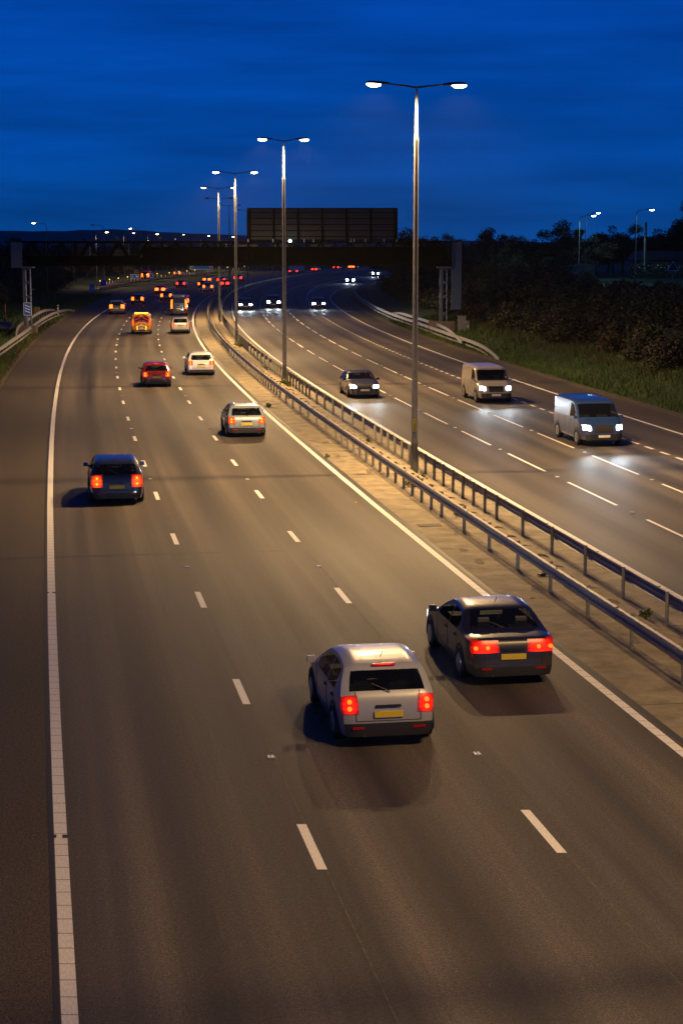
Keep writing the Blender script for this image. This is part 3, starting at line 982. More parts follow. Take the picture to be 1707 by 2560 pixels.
# trees: left skyline, right skyline
k = 0
for (X, Y, H_, i) in ((-37, 150, 9.6, 0), (-40, 158, 10.3, 1), (-44, 168, 10.2, 3), (-42.5, 182, 9.9, 0), (-46, 192, 10.4, 1), (-43, 204, 9.4, 3), (-50, 214, 9.6, 0), (-47, 228, 9.0, 1), (-52, 240, 8.6, 0), (-50, 262, 8.4, 3), (-53, 288, 8.0, 1), (-55, 312, 8.0, 0)):
    k += 1; s_ = H_ / (8, 9, 8, 10.5)[i]
    put(TREE[i], "tree", "dark tree on the left skyline behind the hedge, %s from the left edge" % ordn(k), "trees behind the left hedge", (X, Y, .4), (s_, s_), rnd.uniform(0, 6.28))
k = 0
RT = [(12, 262, 12.0, 0), (17, 250, 11.6, 1), (21, 270, 12.2, 3), (25.5, 262, 11.3, 0), (30, 280, 11.6, 1), (27, 300, 12.6, 0), (35, 268, 12.2, 1), (40, 262, 10.8, 0), (33, 248, 12.3, 2), (39.5, 250, 12.4, 3),
      (43, 246, 12.4, 1), (47, 262, 11.8, 0), (52, 268, 11.4, 3), (49, 250, 11.5, 1), (55, 262, 12.6, 0), (44.5, 244, 10.6, 0), (47.5, 249, 13.9, 1), (48.5, 238, 15.6, 3), (46.6, 236, 14.6, 1), (50.0, 240, 13.8, 0), (15, 290, 12.0, 1), (9, 300, 11.0, 0), (20, 310, 12, 3), (14, 275, 11.2, 3), (23, 284, 10.8, 3), (28, 258, 10.6, 0), (32, 262, 11.0, 3), (36.5, 256, 11.2, 1), (42, 256, 11.0, 3), (46, 252, 10.8, 0), (18, 240, 9.6, 0), (22, 236, 9.4, 3), (30, 244, 9.6, 1), (13, 236, 9.8, 3), (26, 230, 9.0, 0), (9, 250, 10.4, 3), (36, 300, 12.8, 0), (45, 300, 13, 1), (58, 290, 13, 3)]
for (X, Y, zt, i) in RT:
    k += 1; zt -= 2.3 if X < 31 else 1.5
    if X > 38 and Y < 272 and Y > 220: X *= (Y + 34) / Y; Y += 34
    u = X - float(xr(Y)); g_ = terrain_z(u, Y); s_ = (zt - g_) / (8, 9, 8, 10.5)[i]
    lab = "sparse open-crowned tree on the right skyline, left of the bright cool lamp" if i == 2 else "%s tree on the right skyline, %s in order of depth there" % (("leafy dark", "upright dark", "", "broad dark")[i], ordn(k))
    put(TREE[i], "tree", lab, "trees on the right skyline", (X, Y, g_ - .2), (s_ * 1.3, s_), rnd.uniform(0, 6.28))
# trees beyond the slip road on the left and at the bend
k = 0
for q in range(46):
    y = 350 + q * 6.2
    sx = float(np.interp(y, [345, 374, 412, 432, 499, 543, 580, 660], [-46, -46, -44, -41, -36, -30, -20.5, 2]))
    X = sx - rnd.uniform(9, 15); k += 1; i = rnd.choice((0, 1, 3)); H_ = rnd.uniform(4.6, 6.4) + (1.5 if y > 450 else 0); s_ = H_ / (8, 9, 8, 10.5)[i]
    put(TREE[i], "tree", "distant tree beyond the coned slip road, %s from the left" % ordn(k), "trees beyond the slip road", (X, y, -.1), (s_ * 1.5, s_), rnd.uniform(0, 6.28))
g = np.random.default_rng(77)
pp = []
for q in range(420):
    x = g.uniform(-260, 330); y = g.uniform(690, 800) + abs(x) * .25; h = g.uniform(5, 8.4)
    c = g.normal(size=(60, 3)) * np.array([4.5, 3.0, h * .25]) + np.array([x, y, h * .52]); pp.append(c)
pp = np.concatenate(pp); pp = pp[pp[:, 2] > 0]
v, f = leaf_cloud(pp, .9, 5)
tag(np_mesh("far_wood", v, f, M_LEAF), "far dark wood closing the view beyond the bend", "wood", kind='stuff')

# verge grass: thousands of blades
def grass(name, n, ufun, yr, hr, m, seed, cat_kind=True):
    g = np.random.default_rng(seed)
    y = g.uniform(yr[0], yr[1], n); y = yr[0] + (yr[1] - yr[0]) * ((y - yr[0]) / (yr[1] - yr[0])) ** 1.3
    u = ufun(y, g.random(n))
    z = np.array([terrain_z(a, bb) for a, bb in zip(u, y)])
    x = xr(y) + u
    h = g.uniform(hr[0], hr[1], n); a = g.uniform(0, 6.28, n); w = .012 + .012 * y / 100
    lx = g.normal(size=n) * h * .35; ly = g.normal(size=n) * h * .35
    c = np.stack([x, y, z - .02], 1); dx = np.stack([np.cos(a) * w, np.sin(a) * w, 0 * a], 1)
    tip = c + np.stack([lx, ly, h], 1)
    v = np.stack([c - dx, c + dx, tip], 1).reshape(-1, 3)
    o = np_mesh(name, v, np.arange(3 * n).reshape(-1, 3), m)
    return tag(o, kind='stuff', cat="grass")


LEf = lambda y: OFF['LE'](y); REf = lambda y: OFF['RE'](y)
tag(grass("verge_grass", 34000, lambda y, r_: REf(y) + .5 + r_ ** 1.2 * 9.5, (62, 200), (.12, .42), M_BLADE, 1), "short green grass on the right-hand verge and bank")
tag(grass("verge_grass", 26000, lambda y, r_: LEf(y) - .4 - r_ ** 1.2 * 11, (92, 300), (.12, .45), M_BLADE, 2), "short green grass on the left-hand verge")
tag(grass("dry_grass", 4200, lambda y, r_: REf(y) + 4.5 + r_ * 5.0, (75, 190), (.25, .7), M_STRAW, 3), "straw-coloured grass along the foot of the right-hand bushes")
tag(grass("dry_grass", 6000, lambda y, r_: LEf(y) - .2 - r_ * 2.2, (92, 200), (.08, .35), M_STRAW, 4), "thin dry grass beside the left hard shoulder")
# weeds
wp = empty("weed", (0, 0, 0), 0); 
v, f = leaf_cloud(crown_points(90, [(0, 0, .12, .22, .16), (.12, .1, .2, .12, .14), (-.15, .04, .14, .12, .12)], 150, .3), .06, 90)
np_mesh("leaves", v, f, mat("weed_green", (.10, .14, .02), .7, noise=.3, nscale=4), wp); b = MB()
for a in (0, 2, 4): b.tube([(0, 0, 0), (.08 * math.cos(a), .08 * math.sin(a), .2)], .006, 4)
b.build("stem", M_BARK, wp); keep_kids(wp)
wl = ((2.25, 64.6, 1.2, "green weed tuft at the foot of the nearest lamp column"), (2.95, 66.4, .9, "small weed beside the humped blocks right of the nearest column"), (2.95, 109.5, 1.6, "weed tuft at the foot of the second lamp column"),
      (2.9, 150, 1.5, "weed tuft at the foot of the third lamp column"), (.42, 96, .8, "small dark weed at the edge of the concrete by the edge line"), (3.1, 41.5, .8, "flat weed in the concrete joint under the far barrier"))
wl += ((2.3, 57.5, .6, "tiny weed beside a barrier post nearer than the first lamp column"), (3.05, 79.0, .7, "small weed among the humped blocks just past the nearest column"), (2.25, 101.5, .9, "weed tuft by the near barrier before the second column"), (3.0, 124.0, 1.0, "weed tuft beyond the second lamp column among the blocks"), (.40, 73.5, .5, "tiny weed at the concrete edge level with the nearest column"))
for i, (u0, y, s_, lab) in enumerate(wl):
    if i == 0: wp.location = P(u0, y, 0); wp.scale = (s_, s_, s_); tag(wp, lab, "weed", "weeds in the central reserve")
    else: dup(wp, P(u0, y, 0), i, (s_, s_, s_), lab)

lv = None
for i, (u0, y, lab) in enumerate(((-.9, 39.5, "yellow fallen leaf on the asphalt right of the black saloon"), (-.55, 60.5, "yellow fallen leaf on the road beside the median edge line"), (.7, 83.0, "pale fallen leaf on the concrete reserve past the nearest column"), (1.1, 44.0, "brown fallen leaf on the concrete beside the near barrier"))):
    if lv is None:
        b = MB(); b.add([(-.11, 0, .004), (-.03, .055, .02), (.07, .035, .012), (.12, 0, .03), (.06, -.04, .014), (-.04, -.05, .024)], [(0, 1, 2, 3), (0, 3, 4, 5)]); lv = b.build("fallen_leaf", mat("yellow_leaf", (.45, .28, .03), .7)); o = lv
    else:
        o = lv.copy(); COL.objects.link(o)
    o.location = P(u0, y, .004); o.rotation_euler = (0, 0, i * 1.3); tag(o, lab, "leaf", "fallen leaves")

# ------------------------------------------------------------------ side barriers
def side_barrier(pts, label, double, flip=1):
    t = empty("verge_barrier", (pts[0][0], pts[0][1], 0), 0, label, "crash barrier", "steel barriers on the verges")
    o = Vector((pts[0][0], pts[0][1], 0))
    q = [Vector(p) - o for p in pts]
    fine = []
    for a, c in zip(q[:-1], q[1:]):
        nseg = max(2, int((c - a).length / 3))
        for i in range(nseg): fine.append(a + (c - a) * i / nseg)
    fine.append(q[-1])
    # ease the path
    for _ in range(3):
        fine = [fine[0]] + [(fine[i - 1] + 2 * fine[i] + fine[i + 1]) / 4 for i in range(1, len(fine) - 1)] + [fine[-1]]
    prof = [(-.06, -.14), (.06, -.12), (.06, -.04), (.015, 0), (.06, .04), (.06, .12), (-.06, .14)]
    b = MB(); b.sweep(fine, prof); b.build("rail", M_GALV, t, smooth=True, auto=30)
    if double:
        low = [Vector((p.x, p.y, p.z - .42)) for p in fine[2:-3]]
        b = MB(); b.sweep(low, [(-.05, -.06), (.05, -.06), (.05, .06), (-.05, .06)]); b.build("lower_rail", M_GALV, t)
    for i in range(1, len(fine) - 1):
        p = fine[i]
        if p.z < .35: continue
        b = MB(); b.box((0, 0, p.z / 2), (.06, .1, p.z)); w = b.build("post", M_POST, t); w.location = (p.x - .08 * flip, p.y, 0)
    return t


side_barrier([(-24.6, 118, .65), (-26.6, 137.5, .65), (-27.3, 144.5, .65), (-29.1, 162.2, .65), (-32.0, 188.7, .65), (-33.6, 206, .62), (-34.3, 222, .5), (-34.2, 227, .1)],
             "curving steel barrier beside the left hard shoulder, roadside one of two", True)
side_barrier([(-29.6, 161, .15), (-30.4, 165.1, .95), (-31.9, 179.5, 1.0), (-33.4, 193.6, 1.0), (-34.9, 208.0, .95), (-35.6, 220.0, .5)], "steel barrier behind the roadside barrier on the left verge, by the countdown marker", False)
side_barrier([(12.0, 134.6, .06), (11.7, 137.5, .45), (11.3, 144, .66), (10.6, 150.6, .66), (9.9, 157.9, .66), (8.9, 168.9, .66), (7.5, 184.9, .66), (5.7, 204, .66), (4.5, 222.4, .66), (3.3, 247.8, .66), (2.4, 275.7, .66), (2.3, 301, .66), (3.2, 326, .66), (5.7, 362, .66), (9.8, 399, .66), (15, 430, .66)],
             "long steel barrier curving along the right verge past the gantry leg", True, -1)
side_barrier([(10.3, 151.0, .4), (9.9, 160, .95), (9.3, 172.6, .98), (8.1, 184, .98), (6.6, 202.0, .9), (5.9, 208, .5)], "short raised steel barrier guarding the right gantry leg", False, -1)

# ------------------------------------------------------------------ gantry
GY = 172.0
t = empty("gantry", (10.0, GY, 0), 0, "dark steel truss gantry spanning both carriageways on two legs", "gantry")


def gp(x, dy, z): return (x - 10.0, dy, z)


x0, x1, zb, zt = -31.4, 10.6, 6.70, 8.86
b = MB()
for dy in (0, 1.5):
    for z in (zb, zt): b.bar(gp(x0, dy, z), gp(x1, dy, z), .26, .22)
    n_ = 15
    for i in range(n_ + 1):
        xa = x0 + (x1 - x0) * i / n_
        b.bar(gp(xa, dy, zb), gp(xa, dy, zt), .12)
        if i < n_:
            xb = x0 + (x1 - x0) * (i + 1) / n_
            xm = (xa + xb) / 2
            b.bar(gp(xa, dy, zb), gp(xm, dy, zt), .13); b.bar(gp(xm, dy, zt), gp(xb, dy, zb), .13)
for i in range(16):
    xa = x0 + (x1 - x0) * i / 15
    for z in (zb, zt): b.bar(gp(xa, 0, z), gp(xa, 1.5, z), .12)
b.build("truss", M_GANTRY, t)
b = MB(); b.box(gp((x0 + x1) / 2, .75, zb + .16), (x1 - x0 - .6, 1.2, .06))
b.build("walkway", M_GANTRY, t)
b = MB()
for dy in (.12, 1.38):
    for z in (.6, 1.15): b.bar(gp(x0 + .3, dy, zb + z), gp(x1 - .3, dy, zb + z), .05)
b.build("handrail", M_GANTRY, t)
# cable trunking and the backs of lane signals hung inside the truss
b = MB(); b.box(gp(-10.5, 1.66, zb + .42), (40, .12, .5)); b.build("cable_trunking", M_GANTRY, t)
b = MB(); b.box(gp(-4.6, 1.58, zb + .95), (29.5, .05, 1.5)); b.box(gp(-25.3, 1.58, zb + .55), (11.0, .05, .6)); b.build("mesh_infill", M_GANTRY, t)
for xs, w in ((-25.4, 1.7), (-21.6, 1.7), (-17.9, 1.7), (-9.2, 2.0), (-5.6, 2.0), (-2.0, 2.0), (1.7, 2.0), (5.4, 2.0)):
    b = MB(); b.box(gp(xs, 1.95, 7.75), (w, .35, 1.75)); b.box(gp(xs, 1.76, 7.7), (w * .8, .06, 1.3)); b.build("lane_signal", M_DARK, t)
for lx, sd in ((-30.55, 1), (9.95, -1)):
    b = MB()
    # pair of rolled channels joined by batten plates
    b.box(gp(lx - .26, .75, 3.3), (.30, .5, 6.5)); b.box(gp(lx + .30, .75, 3.3), (.09, .5, 6.5))
    for z in (.3, 2.0, 3.6, 5.0, 6.3): b.box(gp(lx + .07, .72, z), (.38, .40, .22))
    b.box(gp(lx, .75, 6.45), (1.3, 1.5, .14))
    b.build("leg", M_GLEG, t)
b = MB(); b.box(gp(9.95, .75, .62), (2.1, 1.4, 1.24)); b.box(gp(8.75, .85, .64), (.5, 1.1, 1.28)); b.build("plinth", mat("plinth_concrete", (.17, .14, .11), .9, noise=.4, nscale=2), t)
b = MB(); b.box(gp(-30.55, .75, .4), (1.6, 1.3, .8)); b.build("plinth", MATS["plinth_concrete"], t)
b = MB(); b.box(gp(11.15, .35, 5.65), (.95, .10, 6.5)); b.box(gp(10.7, .45, 5.65), (.06, .2, 6.5)); b.box(gp(11.6, .45, 5.65), (.06, .2, 6.5))
b.build("end_screen", mat("screen_blue_grey", (.06, .09, .14), .5, noise=.15, nscale=1), t)
b = MB(); b.box(gp(-31.35, -.2, 7.65), (1.06, .1, 2.45)); b.build("end_screen", MATS["screen_blue_grey"], t)
for xs in (-21.7, -17.5):
    b = MB(); b.box(gp(xs, .2, 9.05), (.10, .1, .35)); b.box(gp(xs, .15, 9.3), (.28, .45, .24)); b.build("sensor", M_DARK, t)
b = MB()
for xs in (-9, -6.6, -3.6, -2.7, .9, 1.2, 2.3, 4.1, 5.3): b.box(gp(xs, -.16, 9.02), (.07, .08, .30))
b.build("bracket", mat("bracket_light", (.42, .42, .4), .5, metal=.3), t)
b = MB(); b.lathe([(.05, 0), (.13, .05), (.13, .2), (.05, .24)], 12, 'Y', gp(-4.95, -.4, 9.0)); fl = b.build("floodlight", M_LENSC, t)

sg = empty("direction_sign", (-1.85, GY + 1.1, 9.0), 0, "huge rectangular direction sign seen from behind, standing on top of the gantry", "road sign")
W_, H_ = 14.5, 3.12
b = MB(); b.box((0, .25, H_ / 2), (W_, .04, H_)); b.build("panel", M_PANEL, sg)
b = MB(); b.box((0, .22, .06), (W_, .14, .1)); b.box((0, .22, H_ - .02), (W_ + .1, .16, .12))
for sd in (-1, 1): b.box((sd * W_ / 2, .22, H_ / 2), (.10, .16, H_))
b.build("edge_frame", M_GANTRY, sg)
for i in range(7):
    x = -W_ / 2 + .2 + (W_ - .4) * i / 6
    b = MB(); b.box((x, .08, H_ / 2 - .05), (.20, .24, H_ + .1)); b.build("upright", M_GANTRY, sg)
for i in range(5):
    z = .28 + i * .58
    b = MB(); b.box((0, .20, z + .12), (W_ - .1, .09, .075)); b.build("cross_rail", M_GANTRY, sg)

# equipment cabinet by the right leg
cb = empty("equipment_cabinet", (11.75, 170.6, 0.1), 0, "grey roadside equipment cabinet beside the right gantry plinth", "cabinet")
b = MB(); b.box((-.15, 0, .85), (.75, .5, 1.7)); b.box((-.15, 0, 1.73), (.82, .56, .07)); b.build("body", mat("cabinet_grey", (.20, .20, .22), .6, noise=.15, nscale=3), cb)
b = MB(); b.box((.38, 0, .65), (.35, .45, 1.3)); b.build("side_box", MATS["cabinet_grey"], cb)
b = MB(); b.box((.2, -.262, 1.15), (.06, .03, .14)); b.box((.40, -.232, .75), (.12, .014, .16)); b.build("handle", M_WHITE, cb)


# ------------------------------------------------------------------ signs
def rrect(w, h, r_, n=5):
    p = []
    for cx, cy, a0 in ((w / 2 - r_, h / 2 - r_, 0), (-w / 2 + r_, h / 2 - r_, 90), (-w / 2 + r_, -h / 2 + r_, 180), (w / 2 - r_, -h / 2 + r_, 270)):
        for i in range(n): a = R(a0 + 90 * i / (n - 1)); p.append((cx + r_ * math.cos(a), cy + r_ * math.sin(a)))
    return p


def plate(bm, w, h, r_, zc, dep, thick, mi=0, xc=0):
    bm.prism(rrect(w, h, r_), dep, dep + thick, mi, frame=lambda a, b_, d: (a + xc, d, b_ + zc))


def marker(loc, bars, rz, label, zc, w=.86, h=1.46, f=1.0):
    t = empty("countdown_marker", loc, rz, label, "road sign", "blue countdown markers on the left verge")
    b = MB(); plate(b, w, h, .08, zc, .0, .03); b.build("border", M_WHITE, t)
    b = MB(); plate(b, w - .09, h - .09, .06, zc, -.006, .006); b.build("panel", M_BLUE, t)
    b = MB()
    for i in range(bars):
        z = zc + (bars - 1) * .16 - i * .32 + (.02 if bars == 3 else -.15)
        b.prism([(-.30, .17), (-.30, .05), (.30, -.17), (.30, -.05)], -.012, -.006, frame=lambda a, b_, d, z=z: (a * f, d, (b_ + z - zc) * f + zc))
    b.build("stripe", M_WHITE, t)
    b = MB(); b.tube([(0, .06, -.1), (0, .06, zc + h * .4)], .04, 8); b.build("post", M_POST, t)
    return t


marker((-29.75, 168.0, .1), 3, R(8), "blue countdown marker with three diagonal white stripes, nearest", 2.5, .74, 1.22, .82)
marker((-42.0, 299.0, .1), 2, R(8), "blue countdown marker with two diagonal white stripes", 1.0)
marker((-42.4, 396.0, 0), 1, R(8), "distant blue countdown marker with one diagonal white stripe", 1.05)

t = empty("blue_sign", (-41.0, 306.0, .1), R(6), "square blue sign with a thin white border on a short post", "road sign")
b = MB(); plate(b, .98, 1.06, .06, 1.75, 0, .03); b.build("border", M_WHITE, t)
b = MB(); plate(b, .90, .98, .05, 1.75, -.006, .006); b.build("panel", M_BLUE, t)
b = MB(); plate(b, .42, .05, .02, 1.9, -.012, .006); plate(b, .05, .35, .02, 1.75, -.012, .006); b.build("emblem", mat("faint_white", (.12, .22, .45), .5), t)
b = MB(); b.tube([(0, .06, 0), (0, .06, 2.2)], .035, 8); b.build("post", M_POST, t)

t = empty("marker_post", (-40.6, 302.5, .05), 0, "short white verge marker post below the square blue sign", "marker post")
b = MB(); b.lathe([(.10, 0), (.10, .8), (.07, .86), (.01, .88)], 10); b.build("body", M_WHITE, t, smooth=True, auto=40)
b = MB(); b.box((0, -.105, .7), (.07, .015, .1)); b.build("reflector", M_REDSIGN, t)
t = empty("marker_post", (-33.9, 212, .1), 0, "thin pale marker post behind the left verge barriers", "marker post")
b = MB(); b.box((0, 0, .65), (.13, .05, 1.3)); b.build("body", M_CONEW, t); b = MB(); b.box((0, -.03, 1.1), (.13, .015, .12)); b.build("band", M_TRIM, t)
t = empty("marker_post", (8.35, 187.0, .1), 0, "small pale marker post behind the right verge barrier", "marker post")
b = MB(); b.box((0, 0, .7), (.14, .05, 1.4)); b.build("body", M_CONEW, t); b = MB(); b.box((0, -.03, 1.25), (.14, .015, .12)); b.build("band", M_TRIM, t)

t = empty("information_sign", (-44.8, 385.0, 0), R(6), "small wide blue sign with white symbols beside the coned slip road", "road sign")
b = MB(); plate(b, 1.75, .92, .06, 1.35, 0, .03); b.build("border", M_WHITE, t)
b = MB(); plate(b, 1.65, .82, .05, 1.35, -.006, .006); b.build("panel", M_BLUE, t)
b = MB(); b.lathe([(.22, 0), (.22, .01)], 16, 'Y', (.45, -.016, 1.35)); plate(b, .34, .12, .02, 1.42, -.014, .008, 0, -.45); plate(b, .3, .10, .02, 1.22, -.014, .008, 0, -.47); b.build("symbol", M_WHITE, t)
b = MB(); b.tube([(-.5, .06, 0), (-.5, .06, 1.6)], .04, 8); b.tube([(.5, .06, 0), (.5, .06, 1.6)], .04, 8); b.build("post", M_POST, t)

t = empty("roadworks_sign", (-46.6, 404.0, 0), R(6), "yellow temporary roadworks board above the slip road", "road sign")
b = MB(); plate(b, 1.15, .62, .04, 2.0, 0, .03); plate(b, .5, .3, .04, 2.45, 0, .03); b.build("board", M_YELLOW, t)
b = MB(); plate(b, .7, .1, .02, 2.05, -.008, .008); b.build("arrow", M_TRIM, t)
b = MB(); b.tube([(-.4, .06, 0), (-.4, .06, 2.2)], .035, 8); b.tube([(.4, .06, 0), (.4, .06, 2.2)], .035, 8); b.build("post", M_POST, t)

t = empty("large_direction_sign", (-35.6, 452.0, 0), R(5), "large blue motorway sign with white border seen under the gantry", "road sign")
b = MB(); plate(b, 5.7, 5.4, .2, 4.45, 0, .06); b.build("border", M_WHITE, t)
b = MB(); plate(b, 5.4, 5.1, .16, 4.45, -.012, .012); b.build("panel", mat("sign_blue_lit", (.01, .14, .5), .45), t)
b = MB(); plate(b, 2.6, .12, .02, 4.5, -.022, .01); plate(b, .3, 2.6, .04, 5.0, -.022, .01, 0, -1.9); plate(b, .3, 1.0, .04, 2.75, -.022, .01, 0, 2.2); plate(b, .25, .7, .04, 2.75, -.022, .01, 0, -2.25); b.build("legend_bars", M_WHITE, t)
b = MB(); b.tube([(-1.9, .2, 0), (-1.9, .2, 7)], .09, 8); b.tube([(1.9, .2, 0), (1.9, .2, 7)], .09, 8); b.build("post", M_POST, t)
# back of signs on the right beyond the nose
t = empty("sign_back", (6.8, 335.0, .3), 0, "small dark sign seen from behind on twin posts by the right bend", "road sign")
b = MB(); b.box((.7, 0, 1.75), (1.0, .05, .95)); b.build("panel", M_DARK, t)
b = MB(); b.tube([(-.1, .06, -.3), (-.1, .06, 7.0)], .09, 8); b.tube([(.35, .06, -.3), (.35, .06, 5.5)], .07, 8); b.build("post", M_DARK, t)
t = empty("large_sign_back", (12.8, 400.0, .2), 0, "big grey sign board seen from behind under the gantry at right", "road sign")
b = MB(); b.box((0, 0, 4.6), (3.6, .08, 3.6)); b.build("panel", M_PANEL, t)
b = MB(); b.tube([(-1.2, .1, -.3), (-1.2, .1, 6)], .1, 8); b.tube([(1.2, .1, -.3), (1.2, .1, 6)], .1, 8); b.build("post", M_DARK, t)

# grey ramp board and wooden post on the left verge
t = empty("grey_slab", (-34.2, 175.0, 0.1), R(-10), "grey tilted slab on the left verge at the frame edge", "slab")
b = MB(); q = Matrix.Rotation(R(24), 3, 'X'); b.box((0, 0, .62), (3.4, 1.5, .16), mtx=q); b.build("top", M_GLEG, t)
b = MB(); b.box((0, .1, .25), (3.2, 1.0, .5)); b.build("base", M_DARK, t)
t = MB(); t.lathe([(.09, 0), (.085, 1.9), (.02, 1.98)], 8)
o = t.build("wooden_post", M_WOOD, smooth=True); o.location = (-37.2, 196, .1); tag(o, "thin wooden post on the left verge above the grey slab", "post")
t = MB(); t.box((0, 0, .6), (.62, .4, 1.2)); t.box((0, 0, 1.22), (.68, .46, .06)); o = t.build("timber_box", M_WOOD); o.location = (-35.6, 207, .1); tag(o, "small brown timber box behind the three-stripe marker", "box")

# ------------------------------------------------------------------ side-road lamps
def side_lamp(loc, H, arm, sd, lens, label, group, lamp=None, rz=0.0):
    t = empty("side_lamp", loc, rz, label, "street lamp", group)
    b = MB(); b.lathe([(.10, 0), (.10, 1.2), (.075, 1.3), (.05, H)], 10); b.build("column", M_COLUMN, t, smooth=True, auto=40)
    b = MB(); b.tube([(0, 0, H - .05), (sd * .05, 0, H + .25), (sd * .3, 0, H + .45), (sd * arm, 0, H + .55)], [.05, .045, .04, .035], 8); b.build("arm", M_COLUMN, t, smooth=True)
    h = lantern(t, sd, lens); h.location = (sd * (arm - 1.02), 0, H + .46)
    if lamp: spot("lamp_light", t, (sd * (arm + .62), 0, H + .40), (0, 0, 0), lamp[0], lamp[1], 165, .4, .12)
    return t


SG = "single-arm lamps along the coned slip road"
k = 0
for (X, Y, H_, ln, pw) in ((-47.5, 345, 10.1, M_LENS, 3500), (-46.4, 380, 10.1, M_LENSD, 2500), (-45, 415, 10.0, M_LENS, 3500), (-41.6, 446, 10.0, M_LENSD, 2500), (-38.0, 482, 9.8, M_LENS, 3500), (-33.8, 522, 9.6, M_LENS, 3500)):
    k += 1
    side_lamp((X, Y, 0), H_, 1.5, 1, ln, "lamp with its arm to the right over the coned slip road, %s from the left" % ordn(k), SG, (pw, LAMP_COL))
SG = "single-arm lamps with left-pointing arms behind the gantry"
side_lamp((-49.6, 300, 0), 11.4, 1.5, -1, M_LENS, "lit lamp with its arm to the left, leftmost above the gantry", SG)
side_lamp((-48.3, 362, 0), 11.6, 1.6, -1, M_LENSOFF, "unlit lamp with a left-pointing arm above the gantry, middle of three", SG)
side_lamp((-48.4, 430, 0), 11.4, 1.8, -1, M_LENS, "lit lamp with a left-pointing arm above the gantry, rightmost of three", SG)
CC_ = (.45, .95, 1.0)
SG = "cool white lamps beyond the right bank"
for (X, Y, zt, ln, pw, lab) in ((29.3, 220, 12.0, M_LENSC, 1300, "cool white lamp with the glaring head on the right skyline"), (34.2, 250, 12.8, M_LENSC, 500, "cool white lamp just behind the glaring one on the right skyline"),
                                (33.0, 200, 12.4, M_LENSC, 500, "cool white lamp with a long arm in front of the low roof"), (31.6, 163, 13.8, M_LENSOFF, 0, "lamp post cut off by the right edge of the photo")):
    u = X - float(xr(Y)); g_ = terrain_z(u, Y)
    side_lamp((X, Y, g_), zt - g_ - .5, 1.1, 1, ln, lab, SG, (pw, CC_) if pw else None)
t = empty("lattice_post", (37.5, 220, 5.2), 0, "thick green-lit post between the lamps right of the roof gable", "post", "posts beyond the right bank")
b = MB(); b.lathe([(.16, 0), (.15, 6.0), (.05, 6.1)], 10); b.build("shaft", M_COLUMN, t, smooth=True, auto=40); b = MB(); b.lathe([(.2, 4.6), (.2, 4.75)], 10); b.build("collar", M_DARK, t)

# house with a low roof
hs = empty("house", (47.5, 262, 3.9), R(4), "low house with a dark pitched roof beyond the right-hand scrub", "house")
b = MB(); b.box((0, 3, 1.2), (7.2, 6, 2.4)); b.build("wall", M_BRICK, hs)
b = MB(); b.prism([(-4.2, 2.3), (4.2, 2.3), (2.6, 3.6), (-3.0, 3.6)], -.5, 6.5, frame=lambda a, b_, d: (a, d, b_)); b.build("roof", M_ROOF, hs)
b = MB(); b.box((-2.2, -.03, 1.4), (1.0, .06, .9)); b.build("window", M_GLASS, hs); b = MB(); b.box((1.4, -.03, 1.4), (1.4, .06, .9)); b.build("window", M_GLASS, hs)
# warning triangle
t = empty("warning_sign", (33.9, 182, 5.0), R(-5), "red-bordered triangular warning sign at the right edge beyond the scrub", "road sign")
b = MB(); tri = [(0, 1.0), (-.62, -.05), (.62, -.05)]
b.prism(tri, 0, .03, frame=lambda a, b_, d: (a, d, b_ + 1.0)); b.build("border", mat("pale_rim", (.55, .65, .62), .5), t)
b = MB(); b.prism([(0, .86), (-.5, .02), (.5, .02)], -.008, 0, frame=lambda a, b_, d: (a, d, b_ + 1.0)); b.build("face", M_DARK, t)
b = MB(); b.lathe([(.17, 0), (.17, .01)], 14, 'Y', (.08, -.02, 1.26)); b.build("symbol", M_REDSIGN, t)
b = MB(); b.tube([(0, .05, 0), (0, .05, 1.6)], .04, 8); b.build("post", M_POST, t)
# clipped hedge lit by the cool lamps
v, f = leaf_cloud(np.random.default_rng(8).uniform((-4.6, -.5, 0), (4.6, .5, 1.5), (2600, 3)), .12, 8)
o = np_mesh("hedge", v, f, mat("hedge_leaf", (.09, .12, .06), .5, noise=.4, nscale=3)); o.location = (36.2, 196, 4.9); o.rotation_euler = (0, 0, R(-8)); tag(o, "clipped hedge catching cool lamplight below the house roof", "hedge")
# fence panel below the bright lamp
o = MB(); 
for i in range(12): o.box((i * .25, 0, .8), (.22, .04, 1.6))
o.box((1.4, .05, .4), (3.0, .05, .1)); o.box((1.4, .05, 1.3), (3.0, .05, .1))
o = o.build("fence_panel", mat("fence_boards", (.09, .11, .12), .7, noise=.3, nscale=5)); o.location = (27.6, 214, 4.6); tag(o, "short board fence at the foot of the two cool lamps", "fence")

# ------------------------------------------------------------------ slip road with traffic cylinders
SY = [330, 345, 374, 412, 432, 465, 499, 543, 580, 640]; SX = [-46.5, -46.2, -45.8, -43.8, -41.2, -38.6, -35.7, -29.6, -20.5, -2]
sx = lambda y: float(np.interp(y, SY, SX))
b = MB(); vs = []
yy = np.arange(334, 636, 6.0)
for y in yy: vs += [(sx(y) - 4.2, y, .06), (sx(y) + .9, y, .06)]
b.add(vs, [(2 * i, 2 * i + 1, 2 * i + 3, 2 * i + 2) for i in range(len(yy) - 1)])
b.uv = [(v_[0], v_[1]) for v_ in vs]
tag(b.build("slip_road", mat("slip_concrete", (.26, .22, .16), .8, noise=.2, nscale=1.0)), kind='structure')
pt = empty("traffic_cylinder", (0, 0, 0), 0, "x", "traffic cylinder", "red and white traffic cylinders along the slip road")
b = MB(); b.lathe([(.26, 0), (.26, .06), (.10, .08), (.085, 1.05), (.04, 1.08)], 10); b.build("body", M_CONER, pt, smooth=True, auto=40)
